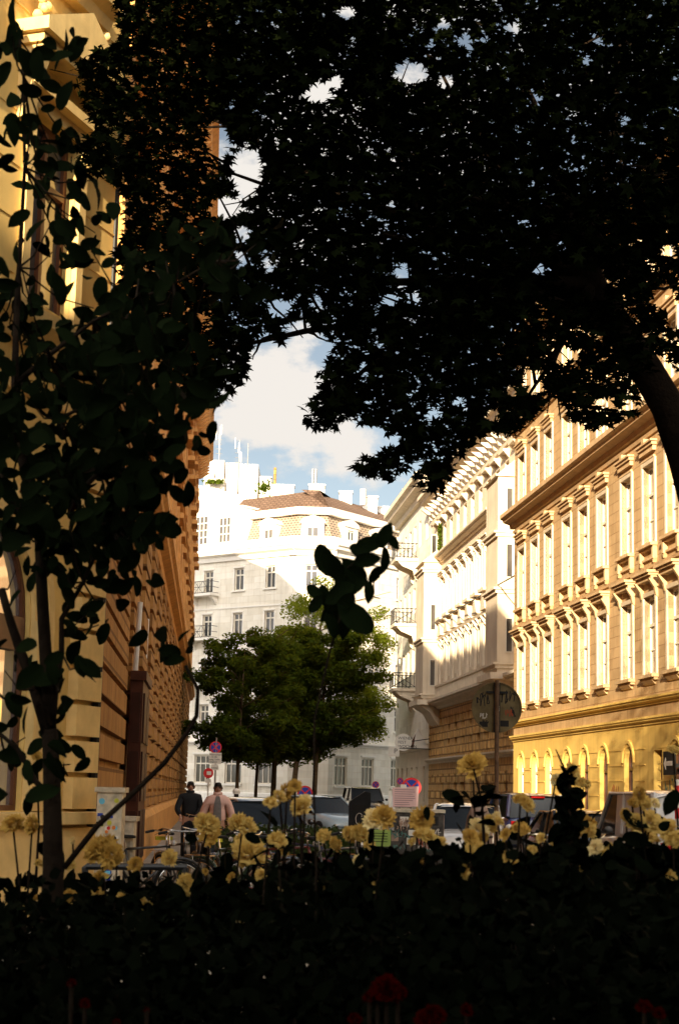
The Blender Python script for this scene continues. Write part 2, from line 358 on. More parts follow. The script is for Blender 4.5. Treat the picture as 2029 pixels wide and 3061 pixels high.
def sill(m, c, z, w=.74, legs=True):
    m.box(c-w, c+w, -.2, .01, z-.09, z); m.box(c-w+.05, c+w-.05, -.12, .01, z-.16, z-.091)
    if legs:
        for sx in (-1, 1):
            x = c+sx*(w-.1); m.box(x-.07, x+.07, -.13, .01, z-.46, z-.161); m.prism([(x-.09, z-.461), (x+.09, z-.461), (x, z-.58)], -.11, .01)
        m.box(c-w+.02, c+w-.02, -.07, .01, z-.44, z-.38)
    else: m.prism([(-.13, z-.161), (.01, z-.161), (.01, z-.28), (-.05, z-.26)], c-.5, c+.5, 'x')
for i, c in enumerate(C1):
    h = MB(); hood_small(h, c, 11.5); b1.part('window_hood', h, M_TANTRIM)
    h = MB(); hood_big(h, c, 7.75); b1.part('window_hood', h, M_TANTRIM)
    h = MB(); hood_small(h, c, 15.1, .7); b1.part('window_hood', h, M_TANTRIM)
    h = MB(); sill(h, c, 8.7); b1.part('window_sill', h, M_TANTRIM)
    h = MB(); sill(h, c, 5.0, legs=False); b1.part('window_sill', h, M_TANTRIM)
    put_c(b1, wAd if i in (5,) else wA, c, 5.03, 2.21); put_c(b1, wAm if i in (3, 4, 5) else wB, c, 8.73, 2.31); put_c(b1, wC, c, 12.85, 2.0); put_c(b1, wD, c, 16.5, 1.8)
    if i != 7: b1.put((wG if i < 3 else (wGd if i in (5, 9) else wGb)), c, .9 if i not in (5, 9) else .15)
    ar = MB()
    if i != 7:
        for k in range(14):
            q0, q1 = PI*k/14, PI*(k+1)/14; ro, ri = .66, .56; zc = 3.06-.47
            ar.prism([(c+ro*math.cos(q0), zc+ro*math.sin(q0)), (c+ro*math.cos(q1), zc+ro*math.sin(q1)), (c+ri*math.cos(q1), zc+ri*math.sin(q1)), (c+ri*math.cos(q0), zc+ri*math.sin(q0))], -.05, .01)
        b1.part('arch_moulding', ar, M_YEL)
dr = MB(); dr.box(18.75, 19.55, .2, .26, .15, 2.9); b1.part('door', dr, M_BROWNFRAME)
rf = MB(); rf.prism([(-.7, 19.36), (11, 19.36), (7, 22), (4, 22)], 0, LEN1, 'x'); b1.part('roof', rf, M_TILE)
def scribble(m, u, z, w, h, n, y=-.006, th=.02, seed=0, lets=4):
    rr = random.Random(seed)
    for k in range(lets):
        p = [(u+w*(k+rr.random()*.9)/lets, z+h*rr.random()) for _ in range(n)]
        for q in range(len(p)-1):
            (x0, z0), (x1, z1) = p[q], p[q+1]; dx, dz = x1-x0, z1-z0; ln = math.hypot(dx, dz) or 1; nx, nz = -dz/ln*th/2, dx/ln*th/2
            m.add([(x0-nx, y-q*.0004, z0-nz), (x1-nx, y-q*.0004, z1-nz), (x1+nx, y-q*.0004, z1+nz), (x0+nx, y-q*.0004, z0+nz)], [(0, 1, 2, 3)])
M_SPRAY = mat('black_spray', (.015, .012, .01), .6, .2); M_SPRAYT = mat('teal_spray', (.08, .2, .17), .6, .3); M_SPRAYR = mat('red_spray', (.4, .07, .02), .6, .3)
M_SPRAYW = mat('white_marker', (.6, .55, .48), .6, .2)
for u, z, w, h, m, sd, lt in ((17.0, 1.1, 1.3, .75, M_SPRAY, 1, 3), (19.75, 1.0, .9, .6, M_SPRAY, 2, 5), (19.8, 1.65, .8, .5, M_SPRAYT, 3, 3), (14.3, 1.5, .9, .5, M_SPRAYR, 4, 4), (9.4, .8, 1., .6, M_SPRAY, 5, 4), (12.0, .7, .8, .6, M_SPRAY, 6, 3), (21.6, 1.0, .8, .6, M_SPRAY, 9, 4)):
    s_ = MB(); scribble(s_, u, z, w, h, 6, seed=sd, lets=lt, th=.035); b1.part('graffiti', s_, m)
sg = empty('direction_sign', B1P+B1D*20.9+b1.nrm*-.25+Vector((0, 0, 2.2)), b1.rz); tag(sg, 'black rectangular sign with a pale left arrow on the yellow ground floor wall', 'sign')
MB().box(-.35, .6, -.03, .03, 0, .62).build('board', M_DARKMETAL, sg)
MB().prism([(-.28, .3), (-.1, .46), (-.1, .36), (.45, .36), (.45, .24), (-.1, .24), (-.1, .14)], -.04, -.031).build('arrow', M_SPRAYW, sg); MB().box(.05, .1, .03, .26, .2, .3).build('bracket', M_DARKMETAL, sg)

# ================= cream ornate building with oriels (second on the right)
b2 = Bld('apartment_building', B2P, B2D, 'cream ornate apartment building with two oriels and bracketed cornice, second on the right')
U0, U1_ = -4.3, 27
C2 = [-1.35+2.43*k for k in range(0, 12)]
hol = []
for c in C2:
    hol += [(c-.5, c+.5, 15.9, 17.35)]
    if 0.5 < c < 20: hol += [(c-.5, c+.5, 11.95, 13.95), (c-.5, c+.5, 8.2, 10.2)]
b2.part('wall', wall(U1_, 19.3, hol, 12, u0=U0, z0=6.7), M_CREAM)
hol = [(c-.45, c+.45, 4.3, 5.9) for c in C2[1:]]+[(c-.5, c+.5, .6, 2.7) for c in C2[1:] if abs(c-8.4) > .5]+[(7.7, 9.1, .1, 2.9)]
gw2 = wall(U1_, 6.695, hol, 12, u0=U0)
for k in range(30):
    u = U0+.3+k*1.05
    for z in (.4, 1.3, 2.2): gw2.box(u, u+.5, -.06, .01, z, z+.45)
    for z in (3.75, 4.65, 5.5): gw2.box(u, u+.45, -.07, .01, z, z+.5)
b2.part('ground_floor_wall', gw2, M_RUST, 'tan rusticated lower wall')
m = MB(); cornice(m, U0-.1, U1_, 19.0, .85, .95); cornice(m, 0.05, 17.6, 15.2, .4, .5); cornice(m, U0, U1_, 6.45, .5, .8); cornice(m, U0, U1_, 3.3, .3, .3)
prof_ledge(m, U0, U1_, [(-.01, 18.1), (.1, 18.1), (.12, 18.25), (-.01, 18.25)]); prof_ledge(m, 0, 20, [(-.01, 10.45), (.25, 10.45), (.3, 10.6), (-.01, 10.6)])
prof_ledge(m, U0, U1_, [(-.01, 14.75), (.05, 14.75), (.06, 14.9), (-.01, 14.9)])
b2.part('cornice', m, M_CREAMTRIM)
m = MB()
for k in range(27):
    u = U0+.5+k*1.215; m.prism([(-.75, 18.99), (.01, 18.99), (.01, 18.3), (-.2, 18.35), (-.35, 18.7)], u-.13, u+.13, 'x')
b2.part('cornice_bracket', m, M_CREAMTRIM)
m = MB()
for k in range(9):
    u = 1.1+2.43*(k-.5)
    for du in (-.28, .28):
        if 0 < u+du < 20: m.box(u+du-.13, u+du+.13, -.14, .01, 7.8, 10.2); m.box(u+du-.17, u+du+.17, -.18, .01, 10.201, 10.44); m.box(u+du-.1, u+du+.1, -.1, .01, 10.75, 14.3)
b2.part('pilaster', m, M_CREAMTRIM)
m = MB()
for k in range(80):
    u = .2+k*.25
    m.box(u-.05, u+.05, -.3, -.2, 7.02, 7.7)
m.box(.05, 20.2, -.34, -.16, 6.952, 7.018); m.box(.05, 20.2, -.34, -.16, 7.702, 7.82)
b2.part('balustrade', m, M_CREAMTRIM)
w2a = win_mesh(1.0, 1.45, M_FRAME, M_CURT); w2b = win_mesh(1.0, 2.0, M_FRAME, M_CURT); w2c = win_mesh(.9, 1.6, M_BROWNFRAME, M_PANE); w2d = win_mesh(1.0, 2.1, M_BROWNFRAME, M_PANE)
for c in C2:
    b2.put(w2a, c, 15.9); h = MB(); h.box(c-.62, c+.62, -.32, .01, 17.72, 17.85)
    for sx in (-1, 1): h.prism([(-.28, 17.719), (.01, 17.719), (.01, 17.4)], c+sx*.5-.09, c+sx*.5+.09, 'x')
    b2.part('window_hood', h, M_CREAMTRIM)
    if .5 < c < 20:
        b2.put(w2b, c, 11.95); b2.put(w2b, c, 8.2)
        h = MB(); hood_big(h, c, 14.35, .8); b2.part('window_hood', h, M_CREAMTRIM)
        h = MB(); h.box(c-.85, c+.85, -.4, .01, 11.62, 11.78); h.prism([(c-.75, 10.7), (c+.75, 10.7), (c, 11.6)], -.3, -.02)
        h.prism([(-.35, 10.44), (.01, 10.44), (.01, 9.95), (-.1, 10.05)], c-.6, c-.42, 'x'); h.prism([(-.35, 10.44), (.01, 10.44), (.01, 9.95), (-.1, 10.05)], c+.42, c+.6, 'x')
        b2.part('window_hood', h, M_CREAMTRIM, 'triangular pediment between two window rows')
for c in C2[1:]:
    b2.put(w2c, c, 4.3)
    if abs(c-8.4) > .5: b2.put(w2d, c, .6)
MB_ = MB().box(7.7, 9.1, .2, .27, .1, 2.9); b2.part('door', MB_, M_BROWNFRAME)
def oriel(u0, u1, z0, z1, out, nz):
    m = MB(); m.box(u0, u1, -out, .01, z0, z1); o = b2.part('oriel', m, M_CREAM, 'projecting oriel bay')
    t = MB(); t.prism([(-out-.15, z1+.001), (.01, z1+.001), (.01, z1+1.0)], u0-.12, u1+.12, 'x')
    for z in nz: t.box(u0-.08, u1+.08, -out-.1, .0, z, z+.16); t.box(u0-.15, u1+.15, -out-.2, .0, z+.161, z+.26)
    t.box(u0-.25, u1+.25, -out-.35, .0, z0-.3, z0-.001); t.prism([(-out-.2, z0-.301), (.0, z0-.301), (.0, z0-1.5), (-.3, z0-1.2), (-.6, z0-.7)], u0+.1, u1-.1, 'x')
    for q in pieces(t): q.build('oriel_moulding', M_CREAMTRIM, o)
    for zz in nz:
        f = MB(); f.box(u1+.001, u1+.03, -out*.62, -out*.30, zz+.7, zz+2.3); f.build('oriel_window', M_FRAME, o)
        f = MB(); f.box(u1+.031, u1+.04, -out*.58, -out*.34, zz+.76, zz+2.24); f.build('pane', M_PANE, o)
oriel(-3.2, 0, 7.0, 15.2, 1.05, (7.1, 10.4, 14.6)); oriel(20.6, 23.6, 7.0, 16.0, 1.0, (7.2, 10.6, 13.2))
m = MB().prism([(-.9, 19.86), (12, 19.86), (7, 23), (3, 22)], U0, U1_, 'x'); b2.part('roof', m, M_TILE)
# ivy on cream building
def leaf_mesh(name, C, size, m, tmpl, flat=None, yawr=None, spin=False):
    """many small leaves in one mesh. C (n,3) centres; tmpl list of (x,y,z) fan outline"""
    n = len(C); T = np.array(tmpl, float); k = len(T)
    q = RNG.normal(size=(n, 4)); q /= np.linalg.norm(q, axis=1)[:, None]
    if flat is not None:
        yaw = RNG.uniform(0, 2*np.pi, n) if yawr is None else RNG.uniform(-yawr, yawr, n); ax = RNG.normal(size=(n, 3)); ax /= np.linalg.norm(ax, axis=1)[:, None]; an = RNG.normal(0, flat, n)/2
        q1 = np.stack([np.cos(yaw/2), 0*yaw, 0*yaw, np.sin(yaw/2)], 1); q2 = np.concatenate([np.cos(an)[:, None], ax*np.sin(an)[:, None]], 1)
        w1, x1, y1, z1 = q2.T; w2, x2, y2, z2 = q1.T
        q = np.stack([w1*w2-x1*x2-y1*y2-z1*z2, w1*x2+x1*w2+y1*z2-z1*y2, w1*y2-x1*z2+y1*w2+z1*x2, w1*z2+x1*y2-y1*x2+z1*w2], 1)
    w, x, y, z = q.T
    Rm = np.stack([1-2*(y*y+z*z), 2*(x*y-z*w), 2*(x*z+y*w), 2*(x*y+z*w), 1-2*(x*x+z*z), 2*(y*z-x*w), 2*(x*z-y*w), 2*(y*z+x*w), 1-2*(x*x+y*y)], 1).reshape(n, 3, 3)
    if spin:
        a_ = RNG.uniform(0, 2*np.pi, n); c_, s_ = np.cos(a_), np.sin(a_); o_ = np.zeros(n); Rs = np.stack([c_, o_, s_, o_, o_+1, o_, -s_, o_, c_], 1).reshape(n, 3, 3); Rm = np.einsum('nij,njk->nik', Rm, Rs)
    V = np.einsum('nij,kj->nki', Rm, T)*np.asarray(size).reshape(-1, 1, 1)+np.asarray(C)[:, None, :]
    V = V.reshape(-1, 3); nf = k-1
    idx = np.zeros((nf, 3), int); idx[:, 0] = 0; idx[:, 1] = np.arange(1, k); idx[:, 2] = np.roll(np.arange(1, k), -1)
    Fc = (idx[None]+(np.arange(n)*k)[:, None, None]).reshape(-1)
    me = bpy.data.meshes.new(name); me.vertices.add(len(V)); me.vertices.foreach_set('co', V.ravel()); me.loops.add(len(Fc)); me.loops.foreach_set('vertex_index', Fc)
    np_ = len(Fc)//3; me.polygons.add(np_); me.polygons.foreach_set('loop_start', np.arange(0, len(Fc), 3)); me.update(calc_edges=True); me.materials.append(m)
    return me
def polar(pts): return [(r*math.cos(R(a)), r*math.sin(R(a)), z) for r, a, z in pts]
T_MAPLE = [(0, 0, .04)]+polar([(1, 90, -.1), (.62, 78, 0), (.42, 62, 0), (.62, 50, 0), (.95, 38, -.12), (.6, 24, 0), (.4, 8, 0), (.72, -14, -.1), (.35, -40, 0), (.3, -80, 0), (.3, -100, 0), (.35, -140, 0), (.72, -166, -.1), (.4, 172, 0), (.6, 156, 0), (.95, 142, -.12), (.62, 130, 0), (.42, 118, 0), (.62, 102, 0)])
T_OVAL = [(0, 0, .0)]+[(.36*math.sin(2*PI*k/12)*(1 if k not in (0,) else 0), -math.cos(2*PI*k/12)*.62+(.12 if k == 6 else 0), .10*abs(math.sin(2*PI*k/12))-.06*abs(math.cos(2*PI*k/12))) for k in range(12)]
T_OVALV = [(x, -z, y) for x, y, z in T_OVAL]
T_SMALL = [(0, 0, 0), (.35, -.1, .06), (.2, .45, 0), (0, .62, -.05), (-.2, .45, 0), (-.35, -.1, .06), (0, -.5, 0)]
iv = np.array([[0.3+random.gauss(0, .18), -.08-random.random()*.2, 16.4+random.uniform(-1.0, 1.1)] for _ in range(500)])
o = link('ivy', leaf_mesh('ivy', iv, RNG.uniform(.08, .16, 500), M_LIME, T_SMALL), None, B2P, b2.rz); tag(o, 'strip of green ivy hanging on the cream facade beside the top floor windows', 'ivy')

# ================= pale balconied building (third on the right)
b3 = Bld('apartment_building', B2P-B2D*4.35, B2D, 'pale building with iron balconies and moulded eave, third on the right')
C3 = [-15.0, -12.6, -10.2, -7.8, -5.4, -2.0]
hol = [(c-.45, c+.45, z, z+1.7) for c in C3 for z in (17.6, 13.4, 9.3)]
b3.part('wall', wall(-.02, 20.6, hol, 10, u0=-16.5, z0=4.4), M_WHITE)
b3.part('ground_floor_wall', wall(-.02, 4.395, [(c-.4, c+.4, 1.0, 3.2) for c in C3], 10, u0=-16.5), M_CREAM)
m = MB(); cornice(m, -16.8, 0.1, 20.4, 1.15, 1.1); cornice(m, -16.5, 0, 4.2, .35, .5); b3.part('cornice', m, M_CREAMTRIM)
w3 = win_mesh(.9, 1.7, M_FRAME, M_CURT); w3g = win_mesh(.8, 2.2, M_FRAME, M_PANE)
for c in C3:
    for z in (17.6, 13.4, 9.3): b3.put(w3, c, z)
    b3.put(w3g, c, 1.0)
m = MB().prism([(-1.1, 21.56), (10, 21.56), (5, 24)], -16.6, -.02, 'x'); b3.part('roof', m, M_TILE)
def balcony(parent, u0, u1, z, out, style=0):
    o = MB().box(u0, u1, -out, .01, z-.18, z).build('balcony', M_CREAMTRIM, parent)
    c = MB()
    for u in (u0+.25, u1-.25): c.prism([(-out*.9, z-.181), (.01, z-.181), (.01, z-1.5), (-.15, z-1.35), (-.3, z-.8), (-out*.7, z-.5)], u-.13, u+.13, 'x')
    for q in pieces(c): q.build('console', M_CREAMTRIM, o)
    r = MB(); r.tube([(u0+.03, -.02, z+1), (u0+.03, -out+.03, z+1), (u1-.03, -out+.03, z+1), (u1-.03, -.02, z+1)], .03, 5)
    r.tube([(u0+.03, -.02, z+.1), (u0+.03, -out+.03, z+.1), (u1-.03, -out+.03, z+.1), (u1-.03, -.02, z+.1)], .02, 5)
    nn = max(2, int((u1-u0)/.35))
    for k in range(nn):
        a_, b_ = u0+.05+(u1-u0-.1)*k/nn, u0+.05+(u1-u0-.1)*(k+1)/nn
        r.tube([(a_, -out+.03, z+.1), (a_, -out+.03, z+1)], .016, 4)
        if k % 2: r.tube([(a_, -out+.03, z+.1), (b_, -out+.03, z+1)], .014, 4); r.tube([(b_, -out+.03, z+.1), (a_, -out+.03, z+1)], .014, 4)
    for k in range(6):
        y = -out*(k+.5)/6; 
        for u in (u0+.03, u1-.03): r.tube([(u, y, z+.1), (u, y, z+1)], .016, 4)
    for u in (u0+.03, u1-.03): r.tube([(u, -.05, z+.1), (u, -out, z+1)], .016, 4); r.tube([(u, -out, z+.1), (u, -.05, z+1)], .016, 4)
    r.build('railing', M_DARKMETAL, o)
for z in (16.9, 12.55, 8.3): balcony(b3.root, -8.6, -6.2, z, 1.5)

# ================= white corner building at the end of the street
PA = at(858, 2359, 126); PA.z = 0; PB = at(979, 2362, 126); PB.z = 0
b4 = Bld('apartment_building', PA, PB-PA, 'large white corner building with patterned mansard roof and chimneys closing the street', )
WC = (PB-PA).length
DL = Vector((.775, -.632, 0)).normalized(); DR = Vector((.575, .818, 0)).normalized()
def sub(P, D):
    e_ = b4; rz = math.atan2(D.y, D.x)-b4.rz; l = P-b4.P; l = Vector((l.dot(b4.D), l.dot(b4.nrm), 0)); return l, rz
WL, WR = 22, 26
lP, lrz = sub(PA-DL*WL, DL); rP, rrz = sub(PB, DR)
ROWS4 = [(17.0, 1.75), (13.45, 1.75), (9.9, 1.75), (6.3, 1.75)]
def face4(L, us, base, rz, gus, depth=.5):
    hol = [(u-.5, u+.5, z, z+h) for u in us for z, h in ROWS4]+[(u-.85, u+.85, 1.95, 4.1) for u in gus]
    w_ = wall(L, 20.0, hol, depth).build('wall', M_WHITE, b4.root, False, base, rz)
    t = MB(); cornice(t, -.3, L+.3, 19.4, 1.1, .75); cornice(t, -.02, L+.02, 4.9, .3, .3); prof_ledge(t, -.02, L+.02, [(-.01, 20.51), (.2, 20.51), (.2, 20.9), (-.01, 20.9)])
    prof_ledge(t, 0, L, [(-.01, .2), (.12, .2), (.12, 1.2), (-.01, 1.3)]); prof_ledge(t, 0, L, [(-.01, 15.6), (.05, 15.6), (.05, 15.72), (-.01, 15.72)])
    [q.build('cornice', M_WHITETRIM, b4.root, False, base, rz) for q in pieces(t)]
    for u in us:
        for z, h in ROWS4:
            s_ = MB(); s_.box(u-.7, u+.7, -.14, .01, z-.12, z-.01); s_.box(u-.62, u+.62, -.07, .01, z+h+.05, z+h+.15); s_.box(u-.6, u-.5, -.03, .05, z, z+h+.04); s_.box(u+.5, u+.6, -.03, .05, z, z+h+.04)
            s_.build('window_trim', M_WHITETRIM, b4.root, False, base, rz)
        for k, (z, h) in enumerate(ROWS4):
            o = link('window', w4[0], b4.root, Vector(base)+Matrix.Rotation(rz, 3, 'Z') @ Vector((u, 0, z)), rz); link('pane', w4[1], o)
    for u in gus:
        o = link('window', w4g[0], b4.root, Vector(base)+Matrix.Rotation(rz, 3, 'Z') @ Vector((u, 0, 1.95)), rz); link('pane', w4g[1], o)
        s_ = MB().box(u-1, u+1, -.18, .01, 1.78, 1.94); s_.box(u-1, u+1, -.1, .01, 4.2, 4.32); s_.build('window_sill', M_WHITETRIM, b4.root, False, base, rz)
w4 = win_mesh(1.0, 1.75, M_FRAME, M_PANE, tr=.3, fw=.09); w4g = win_mesh(1.7, 2.15, M_FRAME, M_PANE, tr=.3, mull=2, fw=.09)
face4(WL, [WL-2.3-3.3*k for k in range(6)], lP, lrz, [WL-2.3-3.3*k for k in range(6)])
face4(WC, [WC*.47], Vector((0, 0, 0)), 0, [])
face4(WR, [1.9, 5.7, 9.5, 13.3, 17.1, 20.9], rP, rrz, [1.7, 5.35, 9.5, 13.3, 17.1])
# massing behind, mansard and roof in local coordinates of b4 (x along chamfer, y into block)
def loc4(P): l = P-b4.P; return (l.dot(b4.D), l.dot(b4.nrm))
A0, A1 = loc4(PA-DL*WL), loc4(PA); B0_, B1_ = loc4(PB), loc4(PB+DR*WR)
BK = (A0[0]+WR*.9, A0[1]+WL*1.1)
def inset(pts, d):
    out = []; n = len(pts)
    for i in range(n):
        p0, p1, p2 = Vector(pts[i-1]), Vector(pts[i]), Vector(pts[(i+1) % n]); e1 = (p1-p0).normalized(); e2 = (p2-p1).normalized()
        n1 = Vector((-e1.y, e1.x)); n2 = Vector((-e2.y, e2.x)); k = (n1+n2); k /= max(.3, k.length_squared/2); out.append(tuple(p1+k*d))
    return out
foot = [A0, A1, B0_, B1_, (B1_[0]-11, B1_[1]+8), (3.0, 24.0), (A0[0]+9, A0[1]+12)]
MB().prism(inset(foot, .52), 0, 20.3, 'z').build('core_wall', M_WHITE, b4.root)
def frust(p0, z0, p1, z1):
    n = len(p0); return MB().add([(*p, z0) for p in p0]+[(*p, z1) for p in p1], [tuple(range(n))[::-1], tuple(range(n, 2*n))]+[(i, (i+1) % n, (i+1) % n+n, i+n) for i in range(n)])
frust(inset(foot, .1), 20.35, inset(foot, 1.0), 22.75).build('mansard', M_DIAPER, b4.root)['label'] = 'brown mansard slope with pale lattice of shingles'
frust(inset(foot, .55), 22.76, inset(foot, .5), 23.3).build('roof_cornice', M_WHITETRIM, b4.root)
frust(inset(foot, .75), 23.31, inset(foot, 5.2), 25.5).build('roof', M_TILE, b4.root)
def dormer(base, rz, u, w=.6):
    M = Matrix.Rotation(rz, 3, 'Z'); p = Vector(base)+M @ Vector((u, 0, 0))
    d = MB(); d.box(-w-.28, -w+.12, .12, 1.5, 20.4, 22.0); d.box(w-.12, w+.28, .12, 1.5, 20.4, 22.0); d.box(-w+.12, w-.12, .14, 1.5, 21.75, 22.0); d.box(-w+.12, w-.12, .3, 1.5, 20.4, 21.75)
    d.prism([(-w-.4, 22.001), (w+.4, 22.001), (w+.2, 22.3), (0, 22.6), (-w-.2, 22.3)], .0, 1.5)
    o = d.build('dormer', M_WHITETRIM, b4.root, False, p, rz)
    q = link('window', wdm[0], o, (0, 0.05, 20.55)); link('pane', wdm[1], o, (0, .05, 20.55))
wdm = win_mesh(.95, 1.15, M_FRAME, M_PANE, tr=0, fw=.08)
dormer((0, 0, 0), 0, WC*.47)
for u in (WL-2.8,): dormer(lP, lrz, u)
for u in (2.6, 6.9, 11.0, 15): dormer(rP, rrz, u)
# gabled studio on the left wing
M = Matrix.Rotation(lrz, 3, 'Z')
gp = Vector(lP)
g_ = MB(); ga, gb = WL-13.5, WL-5.2
g_.box(ga, gb, -.25, 5, 20.52, 23.6)
g_.prism([(ga-.1, 23.601), (gb-2.8, 23.601), (ga+2.8, 26.0)], -.35, 5)
g_.prism([(gb-2.8, 23.602), (gb+.1, 23.602), (gb+.1, 23.75), (gb-2.8, 24.0)], -.3, 5)
go = g_.build('studio_storey', M_WHITETRIM, b4.root, False, gp, lrz)
f = MB(); f.box(ga+1.5, ga+4.6, -.3, -.251, 20.9, 23.2); f.build('pane', M_PANE, go)
f = MB()
for k in range(8): x = ga+1.5+3.1*k/7; f.box(x-.04, x+.04, -.36, -.301, 20.9, 23.2)
for k in range(5): z = 20.9+2.3*k/4; f.box(ga+1.45, ga+4.65, -.361, -.302, z-.04, z+.04)
f.build('studio_window', M_FRAME, go)
f = MB(); f.box(gb-2.4, gb-1.2, -.3, -.251, 20.9, 22.9); f.build('pane', M_PANE, go)
f = MB()
for k in range(4): x = gb-2.4+1.2*k/3; f.box(x-.04, x+.04, -.36, -.301, 20.9, 22.9)
for k in range(4): z = 20.9+2.*k/3; f.box(gb-2.45, gb-1.15, -.361, -.302, z-.04, z+.04)
f.build('studio_window', M_FRAME, go)
for z in (16.85, 13.3, 9.75):
    bb = WL-2.3-6.6; e0 = empty('x', (0, 0, 0)); 
    o = MB().box(bb-1.5, bb+1.2, -1.0, .01, z-.2, z-.01).build('balcony', M_WHITETRIM, b4.root, False, gp, lrz)
    bpy.data.objects.remove(e0)
    c = MB()
    for u in (bb-1.2, bb+.9): c.prism([(-.85, z-.201), (.01, z-.201), (.01, z-.9), (-.3, z-.6)], u-.12, u+.12, 'x')
    for q in pieces(c): q.build('console', M_WHITETRIM, o)
    r = MB(); P4 = [(bb-1.46, -.05), (bb-1.46, -.96), (bb+1.16, -.96), (bb+1.16, -.05)]
    for zz in (.05, .5, .95): r.tube([(x, y, z+zz) for x, y in P4], .022, 4)
    for k in range(14): x = bb-1.46+2.62*k/13; r.tube([(x, -.96, z), (x, -.96, z+.95)], .014, 4)
    for k in range(3): x = bb-1.46+2.62*k/3; r.tube([(x, -.96, z), (x+.87, -.96, z+.95)], .018, 4); r.tube([(x, -.96, z+.95), (x+.87, -.96, z)], .018, 4)
    r.build('railing', M_DARKMETAL, o)
# roof furniture placed by where it stands on the block, ~8 m behind the front
def roofbox(x0, x1, y0, y1, Y, dep, name, m, label=None):
    a_ = at(x0, y1, Y); b_ = at(x1, y0, Y); 
    l0 = a_-b4.P; pa = (l0.dot(b4.D), l0.dot(b4.nrm)); l1 = b_-b4.P; pb = (l1.dot(b4.D), l1.dot(b4.nrm))
    o = MB().box(pa[0], pb[0], pa[1], pa[1]+dep, 23.4, b_.z).build(name, m, b4.root)
    if label: o['label'] = label
    return o, (pa, pb, b_.z)
for (x0, x1, y0, y1, Y, dp) in ((808, 878, 1453, 1490, 136, 1.2), (923, 970, 1452, 1491, 137, 1.4), (1014, 1052, 1472, 1506, 136, 1.2), (1084, 1128, 1487, 1520, 137, 1.2), (1130, 1170, 1518, 1530, 139, 1.0)):
    o, _ = roofbox(x0, x1, y0, y1, Y, dp, 'chimney', M_WHITETRIM)
    for k in range(2):
        pass
    pa, pb, zt = _
    q = MB(); q.box(pa[0]-.08, pb[0]+.08, pa[1]-.08, pa[1]+dp+.08, zt, zt+.12); q.build('chimney_cap', M_WHITETRIM, o)
def vpipe(px, y0, y1, Y, r, name, m, lab=None):
    a_ = at(px, y1, Y); b_ = at(px, y0, Y); 
    def L(p): l = p-b4.P; return Vector((l.dot(b4.D), l.dot(b4.nrm), p.z))
    a_ = L(a_); b_ = L(b_); b_.x = a_.x; o = MB().tube([a_, b_], r, 8).build(name, m, b4.root); return o
vpipe(934, 1402, 1452, 137.7, .11, 'chimney_pipe', M_STEEL); vpipe(943, 1402, 1452, 137.7, .11, 'chimney_pipe', M_STEEL); vpipe(1084, 1462, 1510, 136, .25, 'chimney_pipe', M_CREAMTRIM)
vpipe(821, 1398, 1455, 140, .12, 'chimney_pipe', M_BROWNSTONE)
M_PENT = mat('penthouse_panel', (.62, .56, .48), .7, .08, 2, stain=.2)
roofbox(713, 772, 1388, 1500, 143, 6, 'penthouse', M_WHITETRIM, 'white boxy lift housing'); roofbox(672, 712, 1384, 1500, 144, 5, 'penthouse', M_PENT); roofbox(622, 671, 1376, 1500, 146, 5, 'penthouse', M_PENT)
roofbox(610, 640, 1408, 1436, 139.5, 2, 'water_tank', M_PENT); roofbox(775, 812, 1424, 1470, 143, 2, 'ventilation_unit', M_PENT)
o, _ = roofbox(609, 672, 1431, 1440, 137, 3, 'roof_terrace', M_PENT)
for px, y0, y1, Y in ((654, 1275, 1400, 141), (712, 1315, 1470, 140), (740, 1325, 1400, 142), (1201, 1460, 1520, 138)):
    mst = vpipe(px, y0, y1, Y, .035 if px != 654 else .05, 'antenna', M_STEEL)
    if px in (654, 712):
        def L(p): l = p-b4.P; return Vector((l.dot(b4.D), l.dot(b4.nrm), p.z))
        d_ = MB(); yb = y0+25
        for k in range(4): c = L(at(px+random.uniform(-9, 9), yb+k*14, Y)); d_.tube([c, c+Vector((0, 0, .9))], .06, 5)
        for k in range(5): c = L(at(px, yb+k*14, Y)); d_.tube([c-Vector((.28, 0, 0)), c+Vector((.28, 0, 0))], .02, 4)
        d_.build('antenna_array', M_STEEL, mst)
def L4(p): l = p-b4.P; return Vector((l.dot(b4.D), l.dot(b4.nrm), p.z))
pl = np.array([list(L4(at(random.gauss(793, 14), random.gauss(1458, 10), 137+random.uniform(-.5, .5)))) for _ in range(260)])
link('roof_plant', leaf_mesh('roof_plant', pl, RNG.uniform(.12, .3, 260), M_LIME, T_SMALL), b4.root)
pl = np.array([list(L4(at(random.gauss(642, 14), random.gauss(1440, 3), 136.5+random.uniform(-.5, .5)))) for _ in range(200)])
link('roof_plant', leaf_mesh('roof_plant', pl, RNG.uniform(.16, .3, 200), M_LIME, T_SMALL), b4.root)

